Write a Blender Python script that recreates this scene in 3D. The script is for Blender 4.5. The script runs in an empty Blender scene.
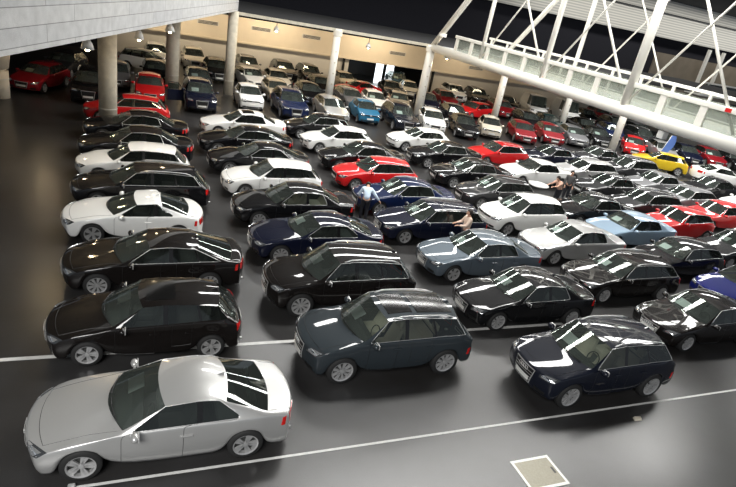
import bpy, bmesh, math, random
from mathutils import Vector, Matrix
from mathutils.bvhtree import BVHTree
R = math.radians
SC = bpy.context.scene
COL = SC.collection
rnd = random.Random(7)

# ------------------------------------------------------------------ camera
CAM_H = 8.3
def camera():
    cd = bpy.data.cameras.new('camera'); cam = bpy.data.objects.new('camera', cd); COL.objects.link(cam)
    cd.sensor_fit = 'HORIZONTAL'; cd.sensor_width = 36.0; cd.lens = 553.5 / 736 * 36
    cd.clip_start = 0.1; cd.clip_end = 400
    pitch, roll, yaw = 0.4133, 0.19546, R(25.4)
    fw = Vector((0, math.cos(pitch), -math.sin(pitch))); rt = Vector((1, 0, 0)); up = rt.cross(fw)
    rr = math.cos(roll) * rt + math.sin(roll) * up
    uu = -math.sin(roll) * rt + math.cos(roll) * up
    m = Matrix((rr, uu, -fw)).transposed()
    m = Matrix.Rotation(-yaw, 3, 'Z') @ m
    cam.matrix_world = Matrix.Translation((0, 0, CAM_H)) @ m.to_4x4()
    SC.camera = cam
camera()

# ------------------------------------------------------------------ light and exposure
vs = SC.view_settings
vs.view_transform = 'Standard'; vs.look = 'None'; vs.gamma = 1.0; vs.use_curve_mapping = False
vs.exposure = 0.22
w = bpy.data.worlds.new('world'); SC.world = w; w.use_nodes = True
w.node_tree.nodes['Background'].inputs[0].default_value = (0.80, 0.88, 1.0, 1)
w.node_tree.nodes['Background'].inputs[1].default_value = 0.30

def area(name, loc, sx, sy, power, color=(1, 1, 1), rot=(0, 0, 0)):
    l = bpy.data.lights.new(name, 'AREA'); l.shape = 'RECTANGLE'; l.size = sx; l.size_y = sy
    l.energy = power; l.color = color
    o = bpy.data.objects.new(name, l); o.location = loc; o.rotation_euler = rot; COL.objects.link(o)
    return o
ROOF_Z = 16.0
SKYLIGHTS = [(30, 18.0, 48, 2.3), (30, 31.0, 48, 2.0), (32, 45.0, 46, 1.0)]   # strips parallel to the parking rows
for i, (x, y, sx, sy) in enumerate(SKYLIGHTS):
    area('skylight', (x, y, ROOF_Z - 0.15), sx, sy, 78 * sx * sy, (1.0, 0.99, 0.96))
area('louvre_fill_light', (84, 65.5, ROOF_Z - 0.2), 70, 1.6, 3600, (1.0, 0.98, 0.94))  # added fill strip that brightens the louvre band, not a roof opening
area('fill_light_behind_camera', (-8.5, -8, ROOF_Z - 0.15), 12, 10, 8000, (1.0, 0.99, 0.97))  # added soft fill behind the camera for the near car sides, no real skylight

# ------------------------------------------------------------------ helpers
def link(o): COL.objects.link(o); return o
def tag(o, label=None, cat=None, group=None, kind=None):
    if label: o['label'] = label
    if cat: o['category'] = cat
    if group: o['group'] = group
    if kind: o['kind'] = kind
    return o
def thing(name, label, cat, loc=(0, 0, 0), rz=0.0, group=None):
    o = link(bpy.data.objects.new(name, None)); o.location = loc; o.rotation_euler = (0, 0, rz)
    o.empty_display_size = 0.2
    return tag(o, label, cat, group)
def mesh_obj(name, verts, faces, mat, parent=None, smooth=False):
    me = bpy.data.meshes.new(name); me.from_pydata([tuple(v) for v in verts], [], faces); me.update()
    if smooth:
        for p in me.polygons: p.use_smooth = True
    if mat: me.materials.append(mat)
    o = link(bpy.data.objects.new(name, me)); o.parent = parent
    return o
class MB:
    def __init__(s): s.v = []; s.f = []
    def add(s, vs, fs):
        n = len(s.v); s.v += [Vector(v) for v in vs]; s.f += [tuple(i + n for i in f) for f in fs]
        return s
    def box(s, c, d, rz=0.0, bev=0.0):
        c = Vector(c); hx, hy, hz = d[0] / 2, d[1] / 2, d[2] / 2
        m = Matrix.Rotation(rz, 3, 'Z')
        if bev <= 0:
            P = [Vector((x, y, z)) for z in (-hz, hz) for x, y in ((-hx, -hy), (hx, -hy), (hx, hy), (-hx, hy))]
            F = [(3, 2, 1, 0), (4, 5, 6, 7), (0, 1, 5, 4), (1, 2, 6, 5), (2, 3, 7, 6), (3, 0, 4, 7)]
        else:
            b = min(bev, hx * .95, hy * .95, hz * .95)
            bm = bmesh.new(); bmesh.ops.create_cube(bm, size=1.0)
            for v in bm.verts: v.co = Vector((v.co.x * 2 * hx, v.co.y * 2 * hy, v.co.z * 2 * hz))
            bmesh.ops.bevel(bm, geom=list(bm.edges), offset=b, segments=2, profile=0.5, affect='EDGES')
            bm.verts.index_update(); P = [v.co.copy() for v in bm.verts]; F = [tuple(v.index for v in f.verts) for f in bm.faces]; bm.free()
        return s.add([m @ p + c for p in P], F)
    def tube(s, pts, r, n=8, cap=True, closed=False):
        pts = [Vector(p) for p in pts]; k = len(pts); V = []; F = []
        rs = r if isinstance(r, (list, tuple)) else [r] * k
        prev = None
        for i, p in enumerate(pts):
            if closed: t = pts[(i + 1) % k] - pts[i - 1]
            else: t = pts[min(i + 1, k - 1)] - pts[max(i - 1, 0)]
            if t.length < 1e-9: t = Vector((0, 0, 1))
            t.normalize()
            if prev is None:
                a = Vector((0, 0, 1)) if abs(t.z) < .9 else Vector((1, 0, 0))
            else: a = prev
            u = (a - t * a.dot(t)); u = u.normalized() if u.length > 1e-6 else t.orthogonal().normalized()
            prev = u; q = t.cross(u)
            for j in range(n):
                an = 2 * math.pi * j / n; V.append(p + (u * math.cos(an) + q * math.sin(an)) * rs[i])
        for i in range(k if closed else k - 1):
            i2 = (i + 1) % k
            for j in range(n):
                j2 = (j + 1) % n; F.append((i * n + j, i * n + j2, i2 * n + j2, i2 * n + j))
        if cap and not closed:
            F.append(tuple(range(n - 1, -1, -1))); F.append(tuple((k - 1) * n + j for j in range(n)))
        return s.add(V, F)
    def lathe(s, prof, n=24, axis='Z', c=(0, 0, 0)):
        V = []; F = []; c = Vector(c); k = len(prof)
        for j in range(n):
            a = 2 * math.pi * j / n; ca, sa = math.cos(a), math.sin(a)
            for r, h in prof:
                V.append(c + (Vector((r * ca, r * sa, h)) if axis == 'Z' else Vector((r * ca, h, r * sa))))
        for j in range(n):
            j2 = (j + 1) % n
            for i in range(k - 1): F.append((j * k + i, j2 * k + i, j2 * k + i + 1, j * k + i + 1))
        return s.add(V, F)
    def build(s, name, mat, parent=None, smooth=False):
        return mesh_obj(name, s.v, s.f, mat, parent, smooth)

def nodes(m): return m.node_tree.nodes, m.node_tree.links
def pbr(name, col, rough=.5, metal=0., coat=0., coat_r=.03, spec=.5, emit=None, es=0., noise=0., nscale=30., bump=0.):
    m = bpy.data.materials.new(name); m.use_nodes = True; N, L = nodes(m); b = N['Principled BSDF']
    c = (*col, 1.0)
    b.inputs['Base Color'].default_value = c; b.inputs['Roughness'].default_value = rough; b.inputs['Metallic'].default_value = metal
    b.inputs['Coat Weight'].default_value = coat; b.inputs['Coat Roughness'].default_value = coat_r
    b.inputs['Specular IOR Level'].default_value = spec
    if emit: b.inputs['Emission Color'].default_value = (*emit, 1); b.inputs['Emission Strength'].default_value = es
    if noise > 0 or bump > 0:
        tc = N.new('ShaderNodeTexCoord'); nz = N.new('ShaderNodeTexNoise'); nz.inputs['Scale'].default_value = nscale
        nz.inputs['Detail'].default_value = 5; L.new(tc.outputs['Object'], nz.inputs['Vector'])
        if noise > 0:
            mx = N.new('ShaderNodeMix'); mx.data_type = 'RGBA'
            mx.inputs['A'].default_value = tuple(min(1, x * (1 - noise)) for x in col) + (1,)
            mx.inputs['B'].default_value = tuple(min(1, x * (1 + noise)) for x in col) + (1,)
            L.new(nz.outputs['Fac'], mx.inputs['Factor']); L.new(mx.outputs['Result'], b.inputs['Base Color'])
        if bump > 0:
            bp = N.new('ShaderNodeBump'); bp.inputs['Strength'].default_value = bump; bp.inputs['Distance'].default_value = .02
            L.new(nz.outputs['Fac'], bp.inputs['Height']); L.new(bp.outputs['Normal'], b.inputs['Normal'])
    return m
def paint(name, col, metal=0.0, rough=.45):
    dark = max(col) < .15
    return pbr(name, col, rough, metal, coat=1.0, coat_r=.04, spec=.06 if dark else .12, noise=.06, nscale=900)
def glass_mat(name, tint, painted_sheen=0.0):
    m = bpy.data.materials.new(name); m.use_nodes = True; N, L = nodes(m); N.clear()
    o = N.new('ShaderNodeOutputMaterial'); mx = N.new('ShaderNodeMixShader'); t = N.new('ShaderNodeBsdfTransparent')
    g = N.new('ShaderNodeBsdfGlossy'); fr = N.new('ShaderNodeFresnel'); fr.inputs['IOR'].default_value = 1.55
    t.inputs['Color'].default_value = (*tint, 1); g.inputs['Roughness'].default_value = .015; g.inputs['Color'].default_value = (.95, 1, .98, 1)
    df = N.new('ShaderNodeBsdfDiffuse'); df.inputs['Color'].default_value = (.62, .72, .66, 1); m2 = N.new('ShaderNodeMixShader'); m2.inputs[0].default_value = painted_sheen  # pale green diffuse share paints the dim ceiling reflection into the glass
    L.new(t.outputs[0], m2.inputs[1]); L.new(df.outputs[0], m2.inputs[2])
    L.new(fr.outputs[0], mx.inputs[0]); L.new(m2.outputs[0], mx.inputs[1]); L.new(g.outputs[0], mx.inputs[2]); L.new(mx.outputs[0], o.inputs[0])
    return m

# ------------------------------------------------------------------ materials
M = {}
M['silver'] = paint('silver_paint', (.47, .47, .46), .5, .34)
M['white'] = paint('white_paint', (.86, .86, .83))
M['black'] = paint('black_paint', (.006, .006, .007))
M['brownblack'] = paint('brown_black_paint', (.008, .0065, .006))
M['navy'] = paint('navy_paint', (.005, .007, .020))
M['navyblack'] = paint('navy_black_paint', (.008, .010, .018))
M['grey'] = paint('slate_grey_paint', (.030, .038, .044), .15)
M['darkgrey'] = paint('dark_grey_paint', (.028, .028, .030))
M['bluegrey'] = paint('blue_grey_paint', (.10, .125, .15), .25)
M['midgrey'] = paint('mid_grey_paint', (.17, .17, .175), .25)
M['lightblue'] = paint('light_blue_paint', (.30, .41, .52), .4)
M['blue'] = paint('blue_paint', (.006, .012, .12), .2)
M['darkblue'] = paint('dark_blue_paint', (.006, .014, .055))
M['teal'] = paint('teal_paint', (.015, .14, .26))
M['red'] = paint('red_paint', (.60, .012, .014))
M['darkred'] = paint('dark_red_paint', (.26, .008, .014), .2)
M['yellow'] = paint('yellow_paint', (.62, .43, .02))
M['cream'] = paint('cream_paint', (.70, .64, .52))
M['beige'] = paint('beige_paint', (.50, .44, .34), .3)
M['green'] = paint('dark_green_paint', (.012, .040, .042))
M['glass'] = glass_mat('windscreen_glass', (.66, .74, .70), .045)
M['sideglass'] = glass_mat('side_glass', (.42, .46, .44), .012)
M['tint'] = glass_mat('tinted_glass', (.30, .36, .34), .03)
M['tyre'] = pbr('tyre_rubber', (.012, .012, .012), .75)
M['rim'] = pbr('alloy_rim', (.44, .44, .44), .28, .4)
M['chrome'] = pbr('chrome_trim', (.72, .72, .71), .3, .6)
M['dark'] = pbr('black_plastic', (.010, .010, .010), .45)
M['pillar'] = pbr('gloss_black_pillar', (.008, .008, .008), .15)
M['under'] = pbr('underbody_black', (.008, .008, .008), .8)
M['cabin'] = pbr('cabin_grey', (.05, .052, .05), .8)
M['seat_dark'] = pbr('dark_upholstery', (.07, .07, .068), .7)
M['seat_beige'] = pbr('beige_upholstery', (.52, .45, .36), .7)
M['tail'] = pbr('tail_lamp_red', (.60, .012, .010), .15, 0, 1.0)
M['lens'] = pbr('headlamp_housing', (.06, .065, .07), .12, .3, 1.0)
M['reflector'] = pbr('headlamp_reflector', (.75, .78, .80), .12, .8, 1.0)
M['plate'] = pbr('number_plate', (.82, .82, .78), .4)
M['paper'] = pbr('white_paper', (.85, .87, .86), .8)
M['steel'] = pbr('white_painted_steel', (.80, .78, .71), .45)
M['concrete'] = None

def concrete(name, base, scale=(1, 1, 1), boards=False, dark=.8):
    m = bpy.data.materials.new(name); m.use_nodes = True; N, L = nodes(m); b = N['Principled BSDF']
    b.inputs['Roughness'].default_value = .85
    tc = N.new('ShaderNodeTexCoord'); n1 = N.new('ShaderNodeTexNoise'); n1.inputs['Scale'].default_value = 3; n1.inputs['Detail'].default_value = 8
    n2 = N.new('ShaderNodeTexNoise'); n2.inputs['Scale'].default_value = 40; n2.inputs['Detail'].default_value = 3
    L.new(tc.outputs['Object'], n1.inputs['Vector']); L.new(tc.outputs['Object'], n2.inputs['Vector'])
    a = N.new('ShaderNodeMath'); a.operation = 'ADD'; L.new(n1.outputs['Fac'], a.inputs[0])
    h = N.new('ShaderNodeMath'); h.operation = 'MULTIPLY'; h.inputs[1].default_value = .5; L.new(n2.outputs['Fac'], h.inputs[0]); L.new(h.outputs[0], a.inputs[1])
    r = N.new('ShaderNodeValToRGB'); r.color_ramp.elements[0].position = .45; r.color_ramp.elements[1].position = 1.05
    r.color_ramp.elements[0].color = (*[x * dark for x in base], 1); r.color_ramp.elements[1].color = (*[min(1, x * 1.15) for x in base], 1)
    L.new(a.outputs[0], r.inputs[0])
    last = r.outputs[0]
    if boards:   # board marks: staggered shutter panels along the face
        mp = N.new('ShaderNodeMapping'); mp.vector_type = 'POINT'; mp.inputs['Rotation'].default_value = (R(-90), 0, 0)
        L.new(tc.outputs['Object'], mp.inputs['Vector'])
        br = N.new('ShaderNodeTexBrick'); br.inputs['Scale'].default_value = 1.0
        br.inputs['Brick Width'].default_value = 4.2; br.inputs['Row Height'].default_value = .42; br.inputs['Mortar Size'].default_value = .012
        br.inputs['Color1'].default_value = (1, 1, 1, 1); br.inputs['Color2'].default_value = (.86, .87, .9, 1); br.inputs['Mortar'].default_value = (.42, .42, .42, 1)
        br.offset = .37; br.inputs['Mortar Smooth'].default_value = .3
        L.new(mp.outputs[0], br.inputs['Vector'])
        mx = N.new('ShaderNodeMix'); mx.data_type = 'RGBA'; mx.blend_type = 'MULTIPLY'; mx.inputs['Factor'].default_value = 1
        L.new(last, mx.inputs['A']); L.new(br.outputs['Color'], mx.inputs['B']); last = mx.outputs['Result']
    L.new(last, b.inputs['Base Color'])
    bp = N.new('ShaderNodeBump'); bp.inputs['Strength'].default_value = .2; bp.inputs['Distance'].default_value = .02
    L.new(n2.outputs['Fac'], bp.inputs['Height']); L.new(bp.outputs[0], b.inputs['Normal'])
    return m
M['column'] = concrete('column_concrete', (.62, .57, .46))
M['board'] = concrete('board_marked_concrete', (.55, .55, .54), boards=True, dark=.85)
M['wall'] = pbr('cream_wall', (.74, .65, .51), .8, noise=.06, nscale=1.5)
M['wall_low'] = pbr('white_wall', (.66, .63, .57), .8, noise=.05, nscale=1.5)
M['black_wall'] = pbr('black_hall_wall', (.010, .010, .016), .9)
M['roof_dark'] = pbr('dark_roof', (.015, .015, .016), .9)

def floor_mat():
    m = bpy.data.materials.new('polished_dark_floor'); m.use_nodes = True; N, L = nodes(m); b = N['Principled BSDF']
    tc = N.new('ShaderNodeTexCoord')
    n1 = N.new('ShaderNodeTexNoise'); n1.inputs['Scale'].default_value = .35; n1.inputs['Detail'].default_value = 6; n1.inputs['Roughness'].default_value = .6
    n2 = N.new('ShaderNodeTexNoise'); n2.inputs['Scale'].default_value = 45; n2.inputs['Detail'].default_value = 4
    n3 = N.new('ShaderNodeTexNoise'); n3.inputs['Scale'].default_value = .25; n3.inputs['Detail'].default_value = 3
    for n in (n1, n2, n3): L.new(tc.outputs['Object'], n.inputs['Vector'])
    r = N.new('ShaderNodeValToRGB'); e = r.color_ramp.elements
    e[0].position = .3; e[0].color = (.020, .0185, .0175, 1); e[1].position = .75; e[1].color = (.042, .042, .043, 1)
    L.new(n1.outputs['Fac'], r.inputs[0])
    mx = N.new('ShaderNodeMix'); mx.data_type = 'RGBA'; mx.blend_type = 'OVERLAY'; mx.inputs['Factor'].default_value = .5
    L.new(r.outputs[0], mx.inputs['A']); L.new(n2.outputs['Fac'], mx.inputs['B'])
    L.new(mx.outputs['Result'], b.inputs['Base Color']); b.inputs['Specular IOR Level'].default_value = .6
    rr = N.new('ShaderNodeMapRange'); rr.inputs['From Min'].default_value = .3; rr.inputs['From Max'].default_value = .7
    rr.inputs['To Min'].default_value = .29; rr.inputs['To Max'].default_value = .33
    L.new(n3.outputs['Fac'], rr.inputs['Value']); L.new(rr.outputs[0], b.inputs['Roughness'])
    return m
M['floor'] = floor_mat()
def louvre_mat():
    m = bpy.data.materials.new('white_louvre_cladding'); m.use_nodes = True; N, L = nodes(m); b = N['Principled BSDF']
    tc = N.new('ShaderNodeTexCoord'); wv = N.new('ShaderNodeTexWave'); wv.bands_direction = 'Z'; wv.inputs['Scale'].default_value = .9
    L.new(tc.outputs['Object'], wv.inputs['Vector'])
    r = N.new('ShaderNodeValToRGB'); r.color_ramp.elements[0].color = (.50, .49, .45, 1); r.color_ramp.elements[1].color = (.80, .78, .70, 1)
    L.new(wv.outputs['Fac'], r.inputs[0]); L.new(r.outputs[0], b.inputs['Base Color']); b.inputs['Roughness'].default_value = .7
    return m
M['louvre'] = louvre_mat()
M['bridge_glass'] = glass_mat('balustrade_glass', (.62, .70, .66))
def frosted():
    m = bpy.data.materials.new('frosted_glass'); m.use_nodes = True; N, L = nodes(m); N.clear()
    o = N.new('ShaderNodeOutputMaterial'); mx = N.new('ShaderNodeMixShader'); t = N.new('ShaderNodeBsdfTransparent'); p = N.new('ShaderNodeBsdfPrincipled')
    p.inputs['Base Color'].default_value = (.34, .36, .32, 1); p.inputs['Roughness'].default_value = .25; t.inputs['Color'].default_value = (.84, .87, .84, 1)
    mx.inputs[0].default_value = .42
    L.new(t.outputs[0], mx.inputs[1]); L.new(p.outputs[0], mx.inputs[2]); L.new(mx.outputs[0], o.inputs[0]); return m
M['frosted'] = frosted()
M['lamp_white'] = pbr('lamp_enamel', (.75, .75, .72), .3)
M['bulb'] = pbr('lamp_bulb', (1, .85, .6), .4, emit=(1.0, .78, .48), es=60)
M['daylit'] = pbr('daylit_doorway', (.9, .95, 1), .5, emit=(.9, .96, 1.0), es=1.6)

# ------------------------------------------------------------------ setting
def struct(name, mb, mat, smooth=False):
    return tag(mb.build(name, mat, None, smooth), kind='structure')
struct('floor', MB().box((25, 26, -.1), (110, 84, .2)), M['floor'])
# roof: dark slabs between the skylight strips
mb = MB(); ys = sorted([(y - sy / 2, y + sy / 2) for _, y, _, sy in SKYLIGHTS])
y0 = -12
for a, b in ys:
    mb.box((40, (y0 + a) / 2, ROOF_Z + .15), (150, a - y0, .3)); y0 = b
mb.box((40, (y0 + 76) / 2, ROOF_Z + .15), (150, 76 - y0, .3))
mb.box((40, 30, ROOF_Z + .5), (150, 92, .2))
struct('ceiling', mb, M['roof_dark'])
# back wall of the low garage with a wide doorway recess
WY = 55.0
mb = MB(); 
for x0, x1, z0, z1 in ((-1.5, 20.2, 2.35, 5.4), (20.2, 29.2, 2.25, 5.4), (29.2, 64, 2.35, 5.4)): mb.box(((x0 + x1) / 2, WY + .2, (z0 + z1) / 2), (x1 - x0, .4, z1 - z0))
struct('wall_back', mb, M['wall'])
mb = MB()
for x0, x1 in ((-1.5, 20.2), (29.2, 64)): mb.box(((x0 + x1) / 2, WY + .45, 1.17), (x1 - x0, .3, 2.34))
struct('wall_back_lower', mb, M['wall_low'])
mb = MB().box((31.2, WY + .08, 2.33), (65.4, .34, .16)); struct('trim_1', mb, M['wall'])
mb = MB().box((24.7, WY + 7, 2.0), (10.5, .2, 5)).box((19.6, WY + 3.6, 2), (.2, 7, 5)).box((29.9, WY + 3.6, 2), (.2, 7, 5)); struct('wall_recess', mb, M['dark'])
for i, x in enumerate((24.35, 25.6)):
    struct('window_%d' % (i + 1), MB().box((x, WY + 2.0, 1.15), (.85, .06, 2.3)), M['daylit'])
# deck over the garage
struct('ceiling_deck', MB().box((24, 50.5, 5.55), (93, 17, .3)), M['roof_dark'])
mb = MB().box((24, 41.95, 5.62), (93 - 35.2 - .2, .12, .22)); 
struct('trim_2', MB().box((14.4, 41.95, 5.62), (16.2, .14, .2)), M['column'])
# black hall wall over the deck, white louvred band above
struct('wall_hall', MB().box((40, 72, 5), (170, .3, 13)), M['black_wall'])
struct('wall_louvre', MB().box((79, 70.6, 13.3), (78, .3, 5.2)), M['louvre'])
struct('trim_3', MB().box((82, 70.3, 14.1), (70, .4, .14)), M['dark'])
struct('wall_back_left', MB().box((-11.8, WY + .3, 2.7), (20.4, .4, 5.4)), M['black_wall'])
struct('wall_left', MB().box((-22, 30, 3), (.3, 60, 6)), M['black_wall'])

# ------------------------------------------------------------------ balcony, columns
def seg(a, b, z0, z1, th, mat, name):
    a = Vector(a); b = Vector(b); d = b - a; L_ = d.length
    o = MB().box((L_ / 2, th / 2, (z0 + z1) / 2), (L_, th, z1 - z0)).build(name, mat)
    o.location = (a.x, a.y, 0); o.rotation_euler = (0, 0, math.atan2(d.y, d.x)); return o
pa, pb = (-5.4, 5.7), (6.75, 42.4)
bal = thing('balcony', 'board-marked pale concrete balcony front across the top left corner', 'balcony', (0, 0, 0))
o = seg(pa, pb, 5.75, 8.05, .28, M['board'], 'parapet'); o.parent = bal
o = MB(); a = Vector((pa[0], pa[1], 0)); b = Vector((pb[0], pb[1], 0)); nrm = Vector((-(b - a).y, (b - a).x, 0)).normalized()
dk = MB(); q = [a + nrm * .28, b + nrm * .28, b + nrm * 12, a + nrm * 12]
dk.add([Vector((p.x, p.y, 5.8)) for p in q] + [Vector((p.x, p.y, 6.1)) for p in q], [(3, 2, 1, 0), (4, 5, 6, 7), (0, 1, 5, 4), (1, 2, 6, 5), (2, 3, 7, 6), (3, 0, 4, 7)])
dk.build('balcony_slab', M['column'], bal)

def column(x, y, r, z, label, mat=None, flare=False, slender=False):
    t = thing('column', label, 'column', (x, y, 0), 0, 'columns of the hall')
    prof = [(0, 0), (r, 0), (r, z - .02), (0, z - .02)]
    if flare: prof = [(0, 0), (r, 0), (r, 1.42), (r * .8, 1.44), (r * .8, 1.52), (r * 1.05, 1.54), (r * 1.25, 2.2), (r * 1.25, 2.6), (r * .9, 2.9), (r * .9, z - .02), (0, z - .02)]
    MB().lathe(prof, 28).build('shaft', mat or M['column'], t, False)
    for p in t.children[0].data.polygons: p.use_smooth = abs(p.normal.z) < .5
    mb = MB().lathe([(r + .004, 1.0), (r + .012, 1.0), (r + .012, 1.03), (r + .004, 1.03)], 28); mb.build('joint_ring', M['wall_low'], t)
    return t
column(-1.12, 30.25, .42, 5.75, 'thick round concrete column among the leftmost cars, red car behind it')
column(2.5, 41.6, .44, 5.75, 'round concrete column left of the navy car with its door open')
column(6.42, 42.0, .35, 5.75, 'round concrete column carrying the end of the concrete balcony')
column(-6.5, 34.6, .5, 5.75, 'pale round column cut by the left edge of the photo', M['wall'], True)
def steel_column(x, y, r, z, label):
    t = thing('column', label, 'column', (x, y, 0), 0, 'columns of the hall')
    MB().tube([(0, 0, 0), (0, 0, z - .02)], [r * 1.12, r], 20).build('shaft', M['steel'], t, True)
    MB().lathe([(r * .9, z - .5), (r * 1.3, z - .5), (r * 1.3, z - .12), (r * .9, z - .12)], 20).build('capital', M['steel'], t)
    bl = MB()
    for k in range(5): bl.box((-.0, -r * 1.08, .9 + k * .8), (.10, .06, .10))
    bl.build('bolt_plate', M['column'], t)
steel_column(14.1, 42.0, .27, 5.72, 'slim white steel column behind the silver hatchback facing the camera')
steel_column(21.95, 41.7, .33, 5.7, 'white steel column where the footbridge begins')
steel_column(29.75, 42.0, .28, 5.4, 'white steel column standing right of the red hatchback, under the footbridge')
steel_column(37.45, 42.0, .27, 5.4, 'white steel column in front of the white vans')
steel_column(37.5, 35.2, .28, 5.4, 'white steel column left of the bright red hatchback near the yellow car')

# ------------------------------------------------------------------ footbridge and its truss
def footbridge():
    t = thing('footbridge', 'white steel truss footbridge with glass balustrade crossing the top right', 'footbridge', (22, 41.5, 0))
    def P(x, y, z): return Vector((x - 22, y - 41.5, z))
    XN, XF = 22.0, 24.9; Y0, Y1 = 41.4, 7.5
    MB().tube([P(XN, Y0, 5.52), P(XN, Y1, 5.52)], .30, 20).build('bottom_chord', M['steel'], t, True)
    MB().tube([P(XF, Y0, 5.62), P(XF, Y1, 5.62)], .28, 16).build('bottom_chord', M['steel'], t, True)
    MB().tube([P(XN, 34, 13.8), P(XN, Y1, 13.8)], .26, 16).build('top_chord', M['steel'], t, True)
    MB().tube([P(XF, 30, 13.8), P(XF, Y1, 13.8)], .24, 16).build('top_chord', M['steel'], t, True)
    MB().box(P((XN + XF) / 2, (Y0 + Y1) / 2, 5.72), (XF - XN, Y0 - Y1 - 1, .10)).build('walkway', M['lamp_white'], t)
    # balustrades
    ys = [38.0 - 2.13 * k for k in range(15)]
    for side, X in (('near', XN), ('far', XF)):
        for y in ys:
            MB().box(P(X, y, 6.24 if side == 'near' else 6.4), (.10, .36 if side == 'near' else .14, .9 if side == 'near' else 1.2)).build('balustrade_post', M['steel'], t)
        MB().box(P(X, (ys[0] + ys[-1]) / 2, 6.76 if side == 'near' else 7.06), (.16, ys[0] - ys[-1] + .6, .22 if side == 'near' else .15), bev=.03).build('rail', M['steel'], t)
        for a, b in zip(ys[:-1], ys[1:]):
            MB().box(P(X + .02, (a + b) / 2, 6.3), (.02, abs(a - b) - (.38 if side == 'near' else .16), .92)).build('glass_panel', M['frosted'], t)
    MB().box(P(XN + .55, (ys[0] + ys[-1]) / 2, 6.2), (.3, ys[0] - ys[-1] - 1.5, .04)).build('cable_tray', M['lamp_white'], t)
    # struts, rods
    for y, r in ((34.4, .14), (27.5, .16), (20.85, .22), (14.1, .18)):
        MB().tube([P(XN, y, 5.75), P(XN, y, 13.8)], r, 16).build('strut', M['steel'], t, True)
        if 27 < y < 34: MB().tube([P(XF, y + .9, 5.6), P(XF, y + .9, 13.8)], .13, 12).build('strut', M['steel'], t, True)
    def rod(x, y0, z0, y1, z1, r=.06): MB().tube([P(x, y0, z0), P(x, y1, z1)], r, 8).build('tie_rod', M['steel'], t, True)
    ny = [41.4, 34.4, 27.5, 20.9, 15.0, 8.5]
    for a, b in zip(ny[:-1], ny[1:]):
        if a < 41:
            rod(XN, a - .1, 5.9, b, 13.7, .05); rod(XN + .1, b + .1, 5.9, a, 13.7, .065)
            if a < 34: rod(XF, a - .3, 5.9, b, 13.7, .045)
            if a < 34: rod(XF + .1, b + .1, 5.9, a, 13.7, .045)
    MB().tube([P(XN, 41.6, 5.7), P(XN, 33.6, 13.3)], .21, 14).build('end_brace', M['steel'], t, True)
    MB().tube([P(XF, 36.2, 5.9), P(XF, 28.5, 13.6)], .16, 14).build('end_brace', M['steel'], t, True)
    MB().lathe([(.2, 6.5), (.3, 6.5), (.3, 6.75), (.2, 6.75)], 14, c=P(XN, 40.4, 0)).build('brace_collar', M['steel'], t)
    # small red emblem sticker on the rail
    MB().box(P(XN - .09, 15.6, 6.76), (.012, .28, .16)).build('rail_sticker', M['red'], t)
footbridge()
tag(MB().box((22.1, 18.25, 5.03), (.34, .34, .36), bev=.04).build('junction_box', M['lamp_white']), 'small white box hanging under the footbridge above the silver and navy cars', 'box')

# gallery on the far right behind the bridge
M['gallery'] = pbr('gallery_tan', (.20, .165, .12), .8, noise=.35, nscale=.6)
def gallery():
    t = thing('gallery', 'dim tan gallery with glass railing high behind the footbridge', 'gallery', (95, 69, 0))
    def P(x, y, z): return Vector((x - 95, y - 69, z))
    MB().box(P(94, 69.6, 5.5), (36, .3, 6)).build('gallery_wall', M['gallery'], t)
    MB().box(P(97, 67.8, 3.5), (24, 3.2, .3)).build('gallery_floor', M['steel'], t)
    MB().box(P(97, 66.3, 5.45), (24, .12, .22)).build('gallery_rail', M['steel'], t)
    for x in (86, 90, 94, 98, 102, 106): MB().box(P(x, 66.3, 4.5), (.16, .12, 1.8)).build('gallery_post', M['steel'], t)
    MB().box(P(97, 66.3, 4.5), (23, .04, 1.6)).build('gallery_glass', M['bridge_glass'], t)
    for x in (86, 89.4, 99): MB().box(P(x, 68.5, 7), (.5, .4, 6.6)).build('gallery_column', M['steel'], t)
gallery()

# ------------------------------------------------------------------ lamps
def lamp(x, y, z, label, r=.26, top=5.7, power=90, warm=(1, .76, .46)):
    t = thing('pendant_lamp', label, 'lamp', (x, y, z), 0, 'pendant lamps under the slabs')
    MB().lathe([(.05, .34), (r * .35, .30), (r * .75, .16), (r, -.02), (r * .94, -.02), (r * .68, .13), (.03, .24)], 24).build('lamp_shade', M['lamp_white'], t, True)
    MB().tube([(0, 0, .3), (0, 0, top - z)], .02, 8).build('cord', M['dark'], t)
    s = MB()
    s.lathe([(.0, -.10), (.06, -.07), (.08, 0), (.06, .07), (0, .12)], 16).build('bulb', M['bulb'], t, True)
    l = bpy.data.lights.new('lamp_light', 'POINT'); l.energy = power; l.color = warm; l.shadow_soft_size = .09
    lo = link(bpy.data.objects.new('lamp_light', l)); lo.location = (0, 0, -.22); lo.parent = t
    return t
lamp(-1.34, 20.55, 5.2, 'white dome lamp hanging in front of the thick left column', .20, 5.8, 20)
lamp(.22, 24.65, 5.2, 'white dome lamp hanging between the two left columns', .18, 5.8, 20)
lamp(1.55, 28.4, 5.25, 'small lamp hanging just left of the second round column', .22, 5.79, 25)
lamp(9.6, 42.5, 4.85, 'small lamp hanging from the deck right of the balcony end', .22, 5.4, 200)
lamp(16.9, 42.5, 4.7, 'small lamp hanging from the deck right of the slim steel column', .22, 5.4, 200)
lamp(24.4, 43.2, 4.75, 'dark spotlight under the deck by the start of the footbridge', .34, 5.4, 320)
lamp(-4.57, 33.9, 5.2, 'lamp under the balcony', .3, 5.8, 45)
lamp(-3.1, 22.3, 5.2, 'lamp under the balcony close to camera', .3, 5.8, 40)
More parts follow.
